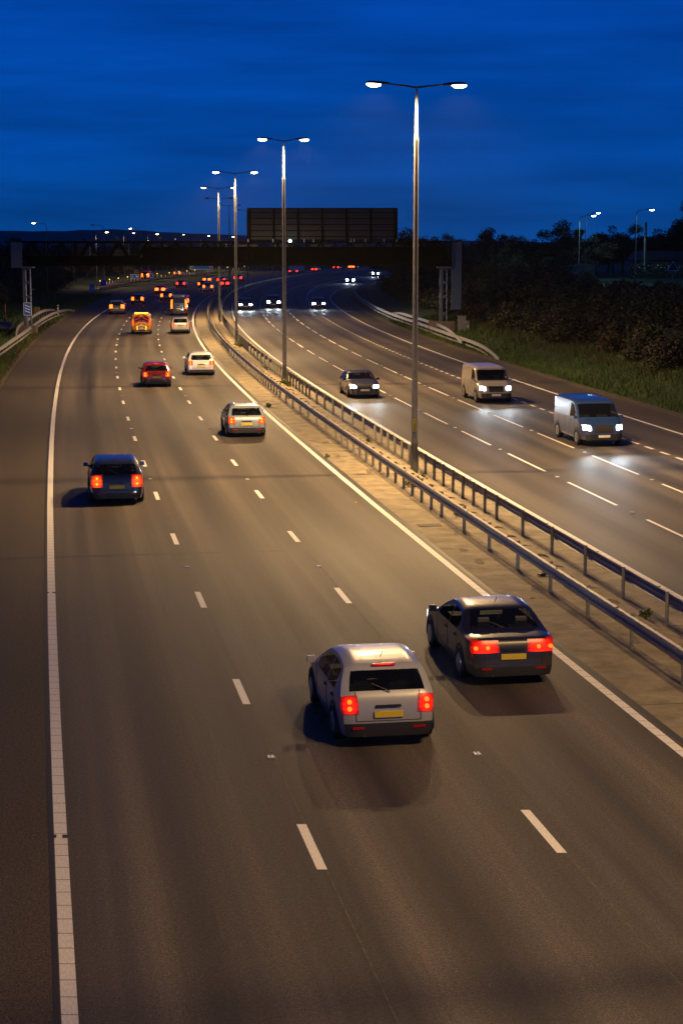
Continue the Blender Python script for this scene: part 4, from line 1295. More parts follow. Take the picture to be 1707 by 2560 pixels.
b = MB(); b.lathe([(.104, .42), (.098, .92)], 10); b.build("sleeve", M_CONEW, pt)
keep_kids(pt)
lt = empty("warning_lamp", (0, 0, 0), 0, "x", "warning lamp", "amber warning lamps on the traffic cylinders")
b = MB(); b.box((0, 0, .06), (.16, .12, .12)); b.build("battery_box", M_YELLOW, lt)
b = MB(); b.lathe([(.085, -.05), (.095, 0), (.085, .05)], 12, 'Y', (0, 0, .22)); b.build("lens", M_AMBER, lt)
keep_kids(lt)
k = 0; j = 0; y = 342.0
while y < 592:
    loc = (sx(y) - .2, y, .065); k += 1
    lab = "red and white traffic cylinder on the slip road, %s from the near end" % ordn(k)
    if k == 1: pt.location = loc; pt['label'] = lab
    else: dup(pt, loc, 0, label=lab)
    if k % 3 == 1:
        j += 1; l2 = (loc[0], loc[1], .065 + 1.08); lab = "amber warning lamp on a slip road cylinder, %s from the near end" % ordn(j)
        if j == 1: lt.location = l2; lt['label'] = lab
        else: dup(lt, l2, 0, label=lab)
    y += 4.2
# low kerb wall in front of the slip road
b = MB(); b.sweep([(sx(y) + 1.0, y, .0) for y in np.arange(334, 620, 8)], [(-.08, 0), (.08, 0), (.08, .28), (-.08, .28)])
tag(b.build("slip_kerb", mat("kerb_dark", (.12, .11, .10), .8)), "low dark kerb wall along the near side of the slip road", "kerb")


# ------------------------------------------------------------------ vehicles
OUT = dict(
    hatch=dict(L=4.15, W=.89, belt=.92, o=[(0, .22), (.0, .34), (.02, .5), (.04, .68), (.09, .86), (.16, .98), (.50, 1.36), (.60, 1.43), (1.2, 1.49), (1.8, 1.48), (2.2, 1.42), (2.95, 1.00), (3.35, .93), (3.8, .80), (4.03, .66), (4.1, .48), (4.15, .22)],
               rw=(.17, .49, 1.00, 1.35), ws=(2.26, 2.93, 1.02, 1.41), sw=[(.72, 1.42), (1.50, 2.62)], axles=(.72, 3.30)),
    saloon=dict(L=4.7, W=.91, belt=.93, o=[(0, .22), (.0, .36), (.03, .55), (.05, .75), (.11, .93), (.20, .99), (.75, 1.02), (1.30, 1.36), (1.6, 1.42), (2.1, 1.44), (2.5, 1.40), (3.3, .99), (3.8, .91), (4.35, .78), (4.58, .62), (4.66, .45), (4.7, .22)],
                rw=(.78, 1.28, 1.03, 1.35), ws=(2.56, 3.27, 1.0, 1.39), sw=[(1.25, 2.0), (2.08, 2.95)], axles=(.95, 3.75)),
    estate=dict(L=4.7, W=.92, belt=.95, o=[(0, .22), (.0, .36), (.02, .55), (.04, .78), (.08, .96), (.12, 1.06), (.36, 1.40), (.48, 1.48), (1.2, 1.53), (2.1, 1.52), (2.55, 1.45), (3.3, 1.03), (3.8, .96), (4.35, .82), (4.58, .64), (4.66, .45), (4.7, .22)],
                rw=(.13, .36, 1.06, 1.40), ws=(2.62, 3.27, 1.05, 1.43), sw=[(.55, 1.2), (1.28, 2.05), (2.13, 2.98)], axles=(.88, 3.72)),
    suv=dict(L=4.6, W=.94, belt=1.08, o=[(0, .30), (.0, .46), (.01, .7), (.03, .95), (.07, 1.10), (.28, 1.52), (.38, 1.64), (1.2, 1.70), (2.1, 1.68), (2.5, 1.60), (3.15, 1.16), (3.7, 1.08), (4.3, .96), (4.52, .76), (4.58, .55), (4.6, .30)],
             rw=(.08, .27, 1.12, 1.52), ws=(2.56, 3.12, 1.18, 1.58), sw=[(.5, 1.1), (1.18, 1.95), (2.03, 2.85)], axles=(.85, 3.65)),
    van=dict(L=5.1, W=.97, belt=1.15, o=[(0, .30), (.0, .50), (.01, .9), (.02, 1.3), (.05, 1.75), (.12, 1.93), (.4, 1.98), (2.4, 1.99), (3.3, 1.95), (3.6, 1.86), (4.25, 1.20), (4.6, 1.08), (4.95, .90), (5.05, .65), (5.1, .30)],
             rw=(.01, .07, 1.22, 1.72), ws=(3.64, 4.22, 1.24, 1.84), sw=[(2.95, 3.85)], axles=(1.0, 4.1)),
    boxvan=dict(L=6.0, W=1.02, belt=1.25, o=[(0, .35), (.0, .6), (.01, 1.1), (.02, 1.7), (.04, 2.3), (.10, 2.46), (.4, 2.5), (3.2, 2.5), (3.9, 2.42), (4.2, 2.25), (4.95, 1.35), (5.4, 1.15), (5.85, .98), (5.95, .7), (6.0, .35)],
                rw=(.01, .06, 1.6, 2.1), ws=(4.24, 4.92, 1.40, 2.2), sw=[(3.6, 4.5)], axles=(1.3, 4.9)),
)
KARMAT = {}


def paint_mat(col, name):
    key = "car_paint_" + name
    if key in MATS: return MATS[key]
    m = mat(key, col, .32, metal=.15 if max(col) > .05 else 0, coat=.85)
    n = m.node_tree.nodes; l = m.node_tree.links; b = n["Principled BSDF"]
    tc_ = n.new("ShaderNodeTexCoord"); sp = n.new("ShaderNodeSeparateXYZ"); l.new(tc_.outputs['Object'], sp.inputs[0])
    r_ = n.new("ShaderNodeMapRange"); r_.interpolation_type = 'SMOOTHSTEP'
    for k_, v_ in zip(('From Min', 'From Max', 'To Min', 'To Max'), (.25, 1.0, .75, .04)): r_.inputs[k_].default_value = v_
    l.new(sp.outputs['Z'], r_.inputs['Value'])
    nz = n.new("ShaderNodeTexNoise"); nz.inputs['Scale'].default_value = 3.5; nz.inputs['Detail'].default_value = 7; nz.inputs['Roughness'].default_value = .7
    l.new(tc_.outputs['Object'], nz.inputs['Vector'])
    q_ = n.new("ShaderNodeMath"); q_.operation = 'MULTIPLY'; l.new(r_.outputs[0], q_.inputs[0]); l.new(nz.outputs['Fac'], q_.inputs[1])
    mx = n.new("ShaderNodeMix"); mx.data_type = 'RGBA'; mx.inputs[6].default_value = (*col, 1); mx.inputs[7].default_value = (.11, .09, .065, 1)
    l.new(q_.outputs[0], mx.inputs[0]); l.new(mx.outputs[2], b.inputs['Base Color'])
    ro = n.new("ShaderNodeMapRange"); ro.inputs['To Min'].default_value = .28; ro.inputs['To Max'].default_value = .7
    l.new(q_.outputs[0], ro.inputs['Value']); l.new(ro.outputs[0], b.inputs['Roughness'])
    cw = n.new("ShaderNodeMapRange"); cw.inputs['To Min'].default_value = .9; cw.inputs['To Max'].default_value = .1
    l.new(q_.outputs[0], cw.inputs['Value']); l.new(cw.outputs[0], b.inputs['Coat Weight'])
    return m


def chaikin(o):
    r_ = [o[0]]
    for a, c in zip(o[:-1], o[1:]):
        r_ += [(a[0] * .75 + c[0] * .25, a[1] * .75 + c[1] * .25), (a[0] * .25 + c[0] * .75, a[1] * .25 + c[1] * .75)]
    return r_ + [o[-1]]


def car_grid(kind, sp):
    K = OUT[kind]; W, L, belt = K['W'], K['L'], K['belt']
    o = chaikin(K['o']); pts = [o[0]]
    for a, c in zip(o[:-1], o[1:]):
        d = math.hypot(c[0] - a[0], c[1] - a[1]); k = max(1, int(round(d / sp)))
        for i in range(1, k + 1): pts.append((a[0] + (c[0] - a[0]) * i / k, a[1] + (c[1] - a[1]) * i / k))
    z0 = o[0][1]; zr = max(p[1] for p in pts)
    tumble = .26 if zr < 1.6 else (.20 if zr < 1.8 else .08)

    def half(y, z):
        w = W
        if z < .5: w *= 1 - .07 * ((.5 - z) / .3) ** 2
        if z > belt: w *= 1 - tumble * ((z - belt) / (zr - belt)) ** 1.1
        e0 = max(0, 1 - y / .55); e1 = max(0, 1 - (L - y) / .9)
        return w * (1 - .13 * e0 ** 2.2) * (1 - .20 * e1 ** 2.2)
    n = len(pts); nor = []
    for i in range(n):
        a = pts[max(0, i - 1)]; c = pts[min(n - 1, i + 1)]
        tx, tz = c[0] - a[0], c[1] - a[1]; d = math.hypot(tx, tz) or 1
        nor.append((-tz / d, tx / d))
    ts = [0, .18, .36, .5, .6, .68, .76, .84, .91, .965, 1.0] if sp < .12 else [0, .3, .6, .78, .92, 1.0]
    dd = .055 if kind not in ("van", "boxvan") else .10
    drop = lambda t: dd * max(0, (t - .72) / .28) ** 2
    full = [-t for t in ts[:0:-1]] + ts
    V = []; F = []; info = []
    for i, (y, z) in enumerate(pts):
        for t in full:
            d = drop(abs(t)); yy, zz = y - nor[i][0] * d, z - nor[i][1] * d
            V.append((t * half(yy, zz), yy, zz))
    m = len(full)
    for i in range(n - 1):
        for j in range(m - 1):
            F.append((i * m + j, i * m + j + 1, (i + 1) * m + j + 1, (i + 1) * m + j)); info.append(('s', abs(full[j] + full[j + 1]) / 2))
    fr_lo = [0, .25, .5, .75, 1.0]; hi = 4
    for sd in (-1, 1):
        base = len(V); cols = 9
        for i, (y, z) in enumerate(pts):
            d = drop(1); yy, zz = y - nor[i][0] * d, z - nor[i][1] * d
            zb_ = min(belt, zz)
            zz0 = min(z0, zz)
            row = [zz0 + (zb_ - zz0) * f for f in fr_lo]
            if zz > belt + .14: row += [belt + .035, (belt + zz) / 2 - .01, zz - .065, zz]
            else: row += [belt + (zz - belt) * f for f in (.25, .5, .75, 1)] if zz > belt else [zz] * 4
            for q in row: V.append((sd * half(yy, q), yy, q))
        for i in range(n - 1):
            for j in range(cols - 1):
                f = (base + i * cols + j, base + i * cols + j + 1, base + (i + 1) * cols + j + 1, base + (i + 1) * cols + j)
                a, c = V[f[0]], V[f[2]]
                if abs(V[f[1]][2] - a[2]) < 1e-5 and abs(c[2] - V[f[3]][2]) < 1e-5: continue
                F.append(f if sd < 0 else f[::-1]); info.append(('w', j))
    b0 = len(V)
    V += [(-W * .8, .05, z0 + .01), (W * .8, .05, z0 + .01), (W * .8, L - .1, z0 + .01), (-W * .8, L - .1, z0 + .01)]
    F.append((b0, b0 + 3, b0 + 2, b0 + 1)); info.append(('u', 0))
    K['half'] = half; K['pts'] = pts; K['z0'] = z0
    return K, V, F, info


def subset(V, F, idx, off):
    """faces idx lifted by off along their mean vertex normals"""
    A = np.array(V); nn = np.zeros_like(A); used = sorted({i for k in idx for i in F[k]})
    for k in idx:
        f = F[k]; p = A[list(f)]; nrm = np.cross(p[2] - p[0], p[3] - p[1])
        for i in f: nn[i] += nrm
    ln = np.linalg.norm(nn, axis=1); ln[ln == 0] = 1
    A2 = A + nn / ln[:, None] * off
    mp_ = {v: i for i, v in enumerate(used)}
    b = MB(); b.add([A2[i] for i in used], [tuple(mp_[i] for i in F[k]) for k in idx])
    return b


GRID = {}


def vehicle(name, kind, col, cname, loc, rz, label, cat, tail=None, head=None, lod=.07, beam=0, hbl=False, plate_r=True, tailm=None, headm=None, extra=None, group=None, headbeam=None, bumper=True):
    t = empty(name, loc, rz, label, cat, group)
    if (kind, lod) not in GRID: GRID[(kind, lod)] = car_grid(kind, lod)
    K, V, F, info = GRID[(kind, lod)]
    A = np.array(V); cen = np.array([A[list(f)].mean(0) for f in F]); L, W, belt = K['L'], K['W'], K['belt']
    near = lod < .12
    solid = near and kind not in ('van', 'boxvan')
    glz = M_TINT if near else M_GLASS
    gone = set()

    def sel(fn): return [k for k in range(len(F)) if fn(cen[k], info[k])]
    y0, y1, za, zb_ = K['rw']
    r_ = sel(lambda c, i: i[0] == 's' and y0 - .02 <= c[1] <= y1 and za <= c[2] <= zb_ and i[1] < .87)
    if r_: subset(V, F, r_, .006).build("rear_window", glz if kind not in ("van", "boxvan") else M_GLASS, t, smooth=True); gone |= set(r_) if kind not in ("van", "boxvan") else set()
    y0, y1, za, zb_ = K['ws']
    r_ = sel(lambda c, i: i[0] == 's' and y0 <= c[1] <= y1 and za <= c[2] <= zb_ and i[1] < .9)
    if r_: subset(V, F, r_, .006).build("windscreen", glz, t, smooth=True); gone |= set(r_)
    for (a, c_) in K['sw']:
        for sd in (-1, 1):
            r_ = sel(lambda c, i: i[0] == 'w' and i[1] in (5, 6) and a <= c[1] <= c_ and c[0] * sd > 0)
            if r_: subset(V, F, r_, .005).build("side_window", glz, t, smooth=True); gone |= set(r_)
    if not near: gone = set()
    b = MB(); b.add(V, [F[k] for k in range(len(F)) if k not in gone]); b.build("body", paint_mat(col, cname), t, smooth=True, auto=38)
    if near:
        b = MB(); b.box((0, L * .45, K['z0'] + .1), (W * 1.7, L * .62, .04)); b.build("floor_pan", M_TRIM, t)
        sz = K['belt'] - .92
        rows = [(K['ws'][0] - .55, .40, True), (K['ws'][0] - 1.45, .42, False)] if kind not in ('van', 'boxvan') else [(K['ws'][0] - .35, .45, True)]
        for (ys2, hw, fr_) in rows:
            for sd in (-1, 1):
                b = MB(); q = Matrix.Rotation(R(14), 3, 'X'); xx = sd * hw * .95
                b.box((xx, ys2, .72 + sz), (.50, .14, .62), mtx=q); b.box((xx, ys2 + .28, .42 + sz), (.52, .52, .16)); b.box((xx, ys2 - .10, 1.12 + sz), (.27, .10, .20), mtx=q, taper=.85); b.box((xx, ys2 - .08, 1.01 + sz), (.12, .03, .1))
                b.build("seat", M_SEAT, t)
        if kind in ('van', 'boxvan'):
            zt2 = max(p[1] for p in K['pts']); b = MB(); b.box((0, K['ws'][0] - .80, (zt2 + K['z0']) / 2), (W * 1.62, .04, zt2 - K['z0'] - .16)); b.build("glow_block_bulkhead", M_TRIM, t)  # added to keep tail-light glow from showing through the windscreen
        b = MB(); b.box((0, K['ws'][1] - .42, K['belt'] - .08), (W * 1.5, .45, .18)); b.build("dashboard", M_TRIM, t)
    if bumper:
        r_ = sel(lambda c, i: c[1] < .25 and c[2] < .43 and i[0] == 's')
        if r_: subset(V, F, r_, .012).build("rear_bumper", M_TRIM, t, smooth=True)
    if kind in ('van', 'boxvan'):
        r_ = sel(lambda c, i: c[1] > L - .4 and c[2] < .56 and i[0] == 's')
        if r_: subset(V, F, r_, .015).build("front_bumper", M_TRIM, t, smooth=True)
    r_ = sel((lambda c, i: c[1] > L - .35 and c[2] < .5 and i[0] == 's' and i[1] < .7) if kind not in ('van', 'boxvan') else (lambda c, i: c[1] > L - .4 and .66 < c[2] < .92 and i[0] == 's' and i[1] < .5))
    if r_: subset(V, F, r_, .012).build("grille", M_TRIM, t, smooth=True)
    # lamps cut out of the body surface
    if lod > .14: tail = (tail[0] - .06, tail[1] + .1, tail[2] - .2); head = (head[0] - .08, head[1] + .1, head[2] - .15)
    za, zb_, tin = tail
    for sd in (-1, 1):
        r_ = sel(lambda c, i: za <= c[2] <= zb_ and c[1] < .55 and c[0] * sd > 0 and ((i[0] == 's' and i[1] > tin and c[1] < .45) or (i[0] == 'w' and c[1] < .20)))
        if r_:
            tl_ = subset(V, F, r_, .014).build("tail_light", tailm or M_TAIL, t, smooth=True)
            if near:
                fc_ = [cen[k] for k in r_ if info[k][0] == 's']
                wx = max(abs(c[0]) for c in fc_) - min(abs(c[0]) for c in fc_); mx_ = np.mean([abs(c[0]) for c in fc_]); wide = wx > (zb_ - za)
                for e_ in (-.24, .24):
                    bx = mx_ + (e_ * wx if wide else 0); bz = (za + zb_) / 2 + (0 if wide else e_ * (zb_ - za))
                    by = min(float(c[1]) for c in fc_ if abs(c[2] - bz) < .09)
                    m_ = MB(); m_.lathe([(.042, .02), (.042, -.012), (.025, -.02)], 12, 'Y', (sd * bx, by, bz)); m_.build("bulb", M_TAILC if (tailm is None) else M_TAILOC, tl_, smooth=True)
    za, zb_, tin = head
    for sd in (-1, 1):
        r_ = sel(lambda c, i: za <= c[2] <= zb_ and c[1] > L - .6 and c[0] * sd > 0 and ((i[0] == 's' and i[1] > tin) or (i[0] == 'w' and c[1] > L - .28)))
        if r_: subset(V, F, r_, .014).build("headlight", headm or M_HEADN, t, smooth=True)
    if hbl:
        b = MB(); b.box((0, K['rw'][1] + .02, K['rw'][3] + .07), (.42, .05, .03)); b.build("brake_light", tailm or M_TAIL, t)
    # number plates
    zp = .62 if kind in ('estate', 'saloon', 'hatch') else .72
    if kind in ('van', 'boxvan'): zp = .85
    yb = min(float(c[1]) for c in cen if abs(c[2] - zp) < .15 and abs(c[0]) < .3)
    b = MB(); b.box((0, yb - .01, zp), (.52, .03, .115)); b.build("number_plate", M_YPLATE, t)
    yf = max(float(c[1]) for c in cen if abs(c[2] - .5) < .12 and abs(c[0]) < .3)
    b = MB(); b.box((0, yf + .015, .47), (.52, .03, .11)); b.build("number_plate", M_WPLATE, t)
    # wheels with dark arches
    rad = .32 if kind not in ('suv', 'van', 'boxvan') else .36
    for ya in K['axles']:
        for sd in (-1, 1):
            xw = sd * (W - .10)
            b = MB(); b.lathe([(rad * .66, -.105), (rad * .95, -.11), (rad, -.06), (rad, .06), (rad * .95, .115), (rad * .66, .12)], 20 if near else 12, 'X', (0, 0, 0))
            w = b.build("wheel", M_RUBBER, t, smooth=True, auto=40); w.location = (xw, ya, rad)
            b = MB()
            b.lathe([(rad * .64, sd * .115), (rad * .60, sd * .127), (rad * .2, sd * .118), (.03, sd * .13)], 16, 'X'); b.build("rim", M_RIM, w, smooth=True, auto=30)
            if near:
                b = MB(); ring = []
                for i in range(15):
                    a = math.pi * (i / 14 * 1.16 - .08)
                    for r2, xx in ((rad + .03, .975), (rad + .085, .975), (rad + .085, 1.012), (rad + .03, 1.012)): ring.append((sd * W * xx, ya + math.cos(a) * r2, rad + math.sin(a) * r2))
                b.add(ring, [(i * 4 + q, i * 4 + (q + 1) % 4, i * 4 + 4 + (q + 1) % 4, i * 4 + 4 + q) for i in range(14) for q in range(4)]); b.build("wheel_arch", M_TRIM, t)
    ym = K['ws'][1] - .12
    for sd in (-1, 1):
        b = MB(); b.box((sd * (W + .09), ym, belt + .09), (.18, .10, .13), taper=.8); b.box((sd * (W + .0), ym, belt + .05), (.12, .06, .04)); b.build("mirror", paint_mat(col, cname), t)
    if near:
        b = MB()
        for sd in (-1, 1):
            for (a, c_) in K['sw'][-2:]: b.box((sd * (W + .012), a + .12, belt - .10), (.03, .16, .03))
        b.build("door_handle", M_TRIM, t)
        hf = K['half']
        seam = MB()
        ys_ = sorted({a for a, c_ in K['sw']} | {K['sw'][-1][1] + .12}) if kind not in ('van', 'boxvan') else [1.15, 2.2, 2.9, 3.75]
        for sd in (-1, 1):
            for yy in ys_: seam.tube([(sd * (hf(yy, z) + .001), yy, z) for z in np.linspace(K['z0'] + .16, belt - .01, 7)], .007, 4)
            seam.tube([(sd * (hf(yy, K['z0'] + .16) + .001), yy, K['z0'] + .16) for yy in np.linspace(ys_[0], ys_[-1], 8)], .007, 4)
        rear_y = lambda z: float(np.interp(z, [p[1] for p in K['pts'][:len(K['pts']) // 3]], [p[0] for p in K['pts'][:len(K['pts']) // 3]]))
        zt_ = K['rw'][2] - .02 if kind == 'saloon' else K['rw'][3]
        zs = np.linspace(.50, min(zt_, 1.0 if kind in ('hatch', 'saloon', 'estate') else 1.7), 7)
        for sd in (-1, 1): seam.tube([(sd * W * .66, rear_y(z) - .003, z) for z in zs], .008, 4)
        seam.tube([(x, rear_y(.50) - .003, .50) for x in np.linspace(-W * .66, W * .66, 6)], .008, 4)
        seam.build("panel_gap", M_DARK, t)
        b = MB()
        for sd in (-1, 1): b.box((sd * W * .62, rear_y(.40) - .02, .38), (.22, .02, .045))
        b.build("bumper_reflector", mat("reflector_red", (.35, .01, .01), .25), t)
        b = MB(); b.box((0, rear_y(.80) - .02, .76), (.46, .05, .04)); b.build("tailgate_handle", M_TRIM, t)
        b = MB(); b.box((0, .03, .26), (.5, .05, .06)); b.lathe([(.035, -.06), (.035, .05)], 8, 'Y', (-.45, .02, .25)); b.build("exhaust", M_DARK, t)
        b = MB(); b.tube([(.05, K['rw'][0] - .03, K['rw'][2] - .0), (-.28, K['rw'][0] + .05, K['rw'][2] + .14)], .01, 5); b.build("wiper", M_TRIM, t)
        b = MB(); b.tube([(0, K['rw'][1] + .35, max(p[2] for p in V) - .01), (0, K['rw'][1] + .18, max(p[2] for p in V) + .13)], .008, 5); b.build("aerial", M_TRIM, t)
    hb = headbeam if headbeam is not None else beam
    if hb:
        for sd in (-1, 1):
            hl = spot("head_lamp", t, (sd * W * .72, L + .06, .66), (R(90 - 1.6), 0, 0), hb * 1.0, HEAD_COL, 26, 1.0, .06)
            hl.scale = (3.2, 1, 1)
    return t


def on_road(u, y, away=True, dy=0.0):
    p = P(u, y); return (p.x, p.y, .004), yaw(y) + (0 if away else math.pi)


TL = dict(hatch=(.66, .92, .66), saloon=(.68, .92, .55), estate=(.70, .98, .66), suv=(.78, 1.10, .70), van=(.75, 1.30, .84), boxvan=(.8, 1.3, .86))
HL = dict(hatch=(.58, .76, .58), saloon=(.58, .74, .58), estate=(.60, .78, .6), suv=(.72, .92, .6), van=(.74, .95, .68), boxvan=(.78, 1.02, .62))


def out_car(kind, col, cname, u, y, label, lod=.07, cat="car", tailm=None, hb=0, tl=None, hbl=False, name=None, headm=None):
    loc, rz = on_road(u, y)
    return vehicle(name or {"hatch": "hatchback", "saloon": "saloon_car", "estate": "estate_car", "suv": "off_road_car", "van": "van", "boxvan": "box_van"}[kind], kind, col, cname, loc, rz, label, cat,
                   tl or TL[kind], HL[kind], lod, 0, hbl, True, tailm, headm, group="vehicles driving away on the left carriageway", headbeam=hb)


def in_car(kind, col, cname, u, y, label, lod=.07, cat="car", hb=0, headm=None, name=None):
    loc, rz = on_road(u, y, False)
    K = OUT[kind]; f = Vector((-math.sin(rz), math.cos(rz), 0)); loc = tuple(Vector(loc) - f * (K['L'] - .1))
    return vehicle(name or {"hatch": "hatchback", "saloon": "saloon_car", "estate": "estate_car", "suv": "off_road_car", "van": "van", "boxvan": "box_van"}[kind], kind, col, cname, loc, rz, label, cat,
                   TL[kind], HL[kind], lod, 0, False, True, None, headm, group="vehicles coming on the right carriageway", headbeam=hb)


SILVER = (.42, .43, .44); GREY = (.16, .165, .17); BLACK = (.012, .012, .014); NAVY = (.012, .02, .06); WHITE = (.72, .72, .70); RED = (.28, .012, .012); BLUE = (.02, .05, .16); BEIGE = (.42, .37, .29); PALEBLUE = (.32, .38, .42)
HB = 260.0
out_car('hatch', SILVER, 'silver', -5.15, 30.6, "silver hatchback with red tail lights in the middle lane, nearest the camera", hb=HB, hbl=True)
out_car('saloon', BLACK, 'black', -1.75, 35.0, "black saloon with wide red tail lights beside the central reserve, near the camera", tl=(.66, .95, .42), hb=HB)
out_car('estate', NAVY, 'navy', -8.85, 60.0, "dark navy estate car with tall orange-red tail lights in the left lane", tl=(.62, 1.02, .62), tailm=M_TAILO, hb=HB)
out_car('hatch', PALEBLUE, 'pale_blue', -2.2, 81.0, "pale silver-blue hatchback in the lane beside the concrete reserve", tailm=M_TAILO, hb=HB)
out_car('hatch', RED, 'red', -5.1, 109.3, "dark red hatchback alone in the middle lane", tailm=M_TAILO, hb=HB, hbl=True)
out_car('estate', WHITE, 'white', -1.75, 118.9, "white estate car beside the median edge line, near the lit bluish patch", tailm=M_TAILO, hb=HB * 1.5)
mv = out_car('van', mat("maintenance_yellow", (.62, .36, .01), .4) and (.62, .36, .01), 'maintenance_yellow', -5.3, 172.0, "yellow maintenance van with red chevrons on its rear doors, under the gantry", cat="van", tailm=M_TAILO, tl=(.8, 1.45, .82))
b = MB()
for i in range(5):
    for sd in (-1, 1):
        z = .55 + i * .30
        b.prism([(sd * .06, z + .14), (sd * .70, z - .18), (sd * .70, z - .04), (sd * .06, z + .28)][::sd], -.012, -.004, frame=lambda a, b_, d: (a, d, b_))
b.build("chevron", mat("chevron_red", (.45, .02, .01), .5), mv)
b = MB()
for sd in (-1, 1): b.box((sd * .42, -.016, .62), (.13, .02, .42))
b.build("reflective_glow_strip", mat("reflective_lime_glow", (.8, .75, .02), .4, emit=(1, .8, .02), es=.5), mv)  # faint emission stands in for light thrown back by the strips
b = MB(); b.box((0, .5, 2.03), (1.3, .25, .1)); b.build("beacon_bar", M_AMBER, mv)
out_car('estate', WHITE, 'white', -1.5, 173.5, "white estate car in the lane by the reserve, just right of the yellow van", tailm=M_TAILO, lod=.1, hb=HB)
out_car('boxvan', BLACK, 'black', -1.75, 214.5, "dark box van with tall tail lights just beyond the white estate", cat="van", tailm=M_TAILF, lod=.1, tl=(.9, 1.9, .80))
out_car('suv', NAVY, 'navy', -2.0, 241.0, "dark off-road car in front of the dark box van", tailm=M_TAILF, lod=.15)
out_car('suv', GREY, 'grey', -9.5, 219.0, "grey off-road car straddling the left edge line beyond the gantry", tailm=M_TAILF, lod=.15)
out_car('hatch', BLACK, 'black', -8.8, 252.3, "black hatchback in the left lane ahead of the grey off-road car", tailm=M_TAILF, lod=.15)
out_car('hatch', GREY, 'grey', -5.6, 268.0, "grey hatchback in the middle lane ahead of the yellow van", tailm=M_TAILF, lod=.15)
out_car('saloon', SILVER, 'silver', -9.3, 303.0, "silver saloon in the left lane with a pale glint on its boot", tailm=M_TAILF, lod=.15)
out_car('hatch', BLUE, 'blue', -9.8, 343.5, "blue hatchback in the left lane, half way round the bend", tailm=M_TAILFR, lod=.18)
out_car('saloon', GREY, 'grey', -9.6, 382.0, "grey saloon at the front of the left-lane cars in the bend", tailm=M_TAILF, lod=.18)
out_car('hatch', BLACK, 'black', -5.3, 340.7, "black hatchback in the middle lane of the distant cluster", tailm=M_TAILF, lod=.18)
out_car('suv', SILVER, 'silver', -2.0, 315.4, "silver off-road car at the near end of the distant cluster", tailm=M_TAILF, lod=.18)
out_car('hatch', WHITE, 'white', -5.9, 377.0, "white hatchback ahead in the middle lane, partly behind the fourth lamp column", tailm=M_TAILFR, lod=.18)
out_car('saloon', BLACK, 'black', -1.6, 346.7, "black saloon by the reserve, seen right of the fourth lamp column", tailm=M_TAILFR, lod=.18)
out_car('estate', GREY, 'grey', -5.1, 397.8, "grey estate car whose tail lights show either side of the third lamp column", tailm=M_TAILFR, lod=.18)
out_car('saloon', BEIGE, 'beige', -5.2, 520.0, "pale saloon far ahead of the white lorry on the bend", tailm=M_TAILFR, lod=.2)
out_car('hatch', BLACK, 'black', -6.2, 556.0, "tiny dark hatchback at the far end of the bend, left of the tall red lights", tailm=M_TAILFR, lod=.2)
out_car('boxvan', GREY, 'grey', -2.2, 560.0, "tiny grey box van with glowing red rear at the far end of the bend", cat="van", tailm=M_TAILF, lod=.2, tl=(.9, 1.6, .2))

# lorry on the bend
loc, rz = on_road(-3.4, 478.0)
t = empty("lorry", loc, rz, "white box lorry on the far bend, seen under the gantry beside the second lamp column", "lorry")
b = MB(); b.box((0, 5.2, 2.35), (2.5, 10.4, 2.9)); b.build("box_body", mat("lorry_white", (.55, .57, .60), .5, noise=.1, nscale=1), t)
b = MB(); b.box((0, 5.6, .72), (2.3, 11.2, .3)); b.build("chassis", M_DARK, t)
b = MB(); b.box((0, 11.6, 1.7), (2.4, 2.0, 2.5), taper=.92); b.build("cab", mat("lorry_cab_red", (.3, .02, .02), .4, coat=.5), t)
for sd in (-1, 1):
    b = MB(); b.box((sd * .95, -.03, .92), (.5, .06, .22)); b.build("tail_light", M_TAILFR, t)
    b = MB(); b.box((sd * 1.0, -.03, 3.72), (.4, .05, .1)); b.build("marker_light", M_TAILFR, t)
    for ya in (1.6, 2.9, 11.2):
        b = MB(); b.lathe([(.3, -.14), (.5, -.14), (.5, .14), (.3, .14)], 14, 'X'); w = b.build("wheel", M_RUBBER, t); w.location = (sd * 1.08, ya, .5)

in_car('saloon', BLACK, 'black', 6.6, 101.6, "dark saloon with bright headlights in the lane beside the far barrier", hb=HB * 1.4)
in_car('van', BEIGE, 'beige', 13.4, 98.3, "pale beige van with bright headlights beyond the nearest lamp column", cat="van", hb=HB * 2.2)
in_car('van', BLUE, 'blue', 13.15, 77.3, "dark blue van with bright headlights nearest on the oncoming road", cat="van", hb=HB * 2.6)
in_car('hatch', BLACK, 'black', 6.6, 233.5, "oncoming hatchback with glaring headlights between third and second lamp columns", lod=.12, hb=HB * 3.5, headm=M_HEADF)
in_car('suv', NAVY, 'navy', 10.4, 239.4, "oncoming dark off-road car with headlights just left of the second lamp column", lod=.12, hb=HB * 3, headm=M_HEADF)
in_car('hatch', BLUE, 'blue', 16.4, 237.1, "small blue oncoming car on the slip lane line, right of the second column", lod=.12, hb=HB * 1.6, headm=M_HEADF)
in_car('estate', GREY, 'grey', 21.3, 381.0, "oncoming estate car with merged headlights on the slip road bend", lod=.18, hb=HB * 3, headm=M_HEADF)
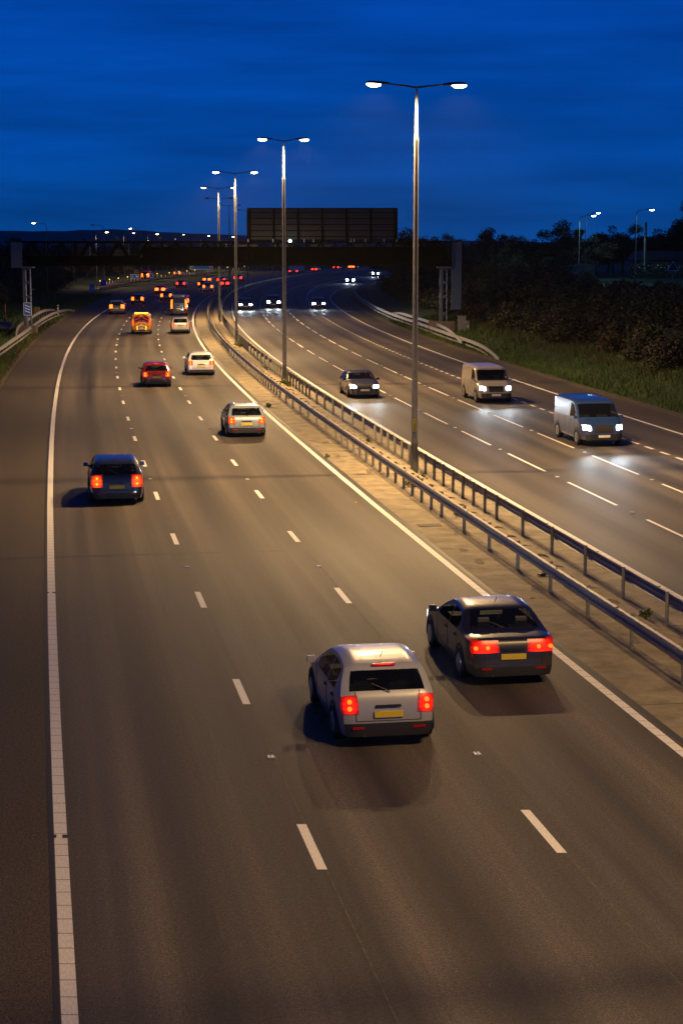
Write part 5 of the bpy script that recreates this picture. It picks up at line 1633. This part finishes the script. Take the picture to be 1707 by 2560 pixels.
in_car('suv', WHITE, 'white', 21.5, 452.0, "farther oncoming off-road car with headlights behind the twin sign posts", lod=.18, hb=HB * 3, headm=M_HEADF)
in_car('van', WHITE, 'white', 25.0, 488.0, "white oncoming van farthest along the slip road, lights near the gantry bottom", lod=.2, cat="van", headm=M_HEADF)
# traffic on the slip road behind the cylinders
def slip_car(kind, col, cname, y, label):
    a = math.atan((sx(y + 5) - sx(y - 5)) / 10)
    return vehicle("hatchback" if kind == 'hatch' else "van", kind, col, cname, (sx(y) - 2.2, y, .064), -a, label, "car" if kind == 'hatch' else "van", TL[kind], HL[kind], .2, tailm=M_TAILF, group="vehicles on the coned slip road")


slip_car('van', RED, 'red', 414, "dark red van with orange lights on the coned slip road, nearer of two")
slip_car('hatch', BEIGE, 'beige', 452, "beige hatchback on the coned slip road, farther of two")

# ------------------------------------------------------------------ distant hills
b = MB(); g = random.Random(21); vs = []
xs = np.linspace(-2600, 2600, 90)
for j, (yy_, f_) in enumerate(((5600, 0), (6100, .55), (6600, 1), (7400, .8))):
    for x in xs:
        a = (x + 1150) / 480; c = (x + 640) / 380
        h = 30 * math.exp(-a * a) + 30 * math.exp(-c * c) + 12 + 6 * math.sin(x * .004 + 1) + 3 * math.sin(x * .013) + 1.5 * math.sin(x * .05)
        vs.append((x, yy_, -3 + f_ * h))
m = len(xs)
b.add(vs, [(j * m + i, j * m + i + 1, (j + 1) * m + i + 1, (j + 1) * m + i) for j in range(3) for i in range(m - 1)])
tag(b.build("hills", M_HILL, smooth=True), kind='structure')

# ------------------------------------------------------------------ evening air
b = MB(); b.box((0, 4300, 62), (9000, 9400, 126))
hz = b.build("haze", mat("haze_air", (1, 1, 1)))
hz['kind'] = 'stuff'
m = hz.data.materials[0]; n = m.node_tree.nodes; n.remove(n["Principled BSDF"])
pv = n.new("ShaderNodeVolumePrincipled"); pv.inputs['Color'].default_value = (.8, .85, .9, 1); pv.inputs['Density'].default_value = 0.000042
pv.inputs['Anisotropy'].default_value = .0
m.node_tree.links.new(pv.outputs[0], n["Material Output"].inputs['Volume'])
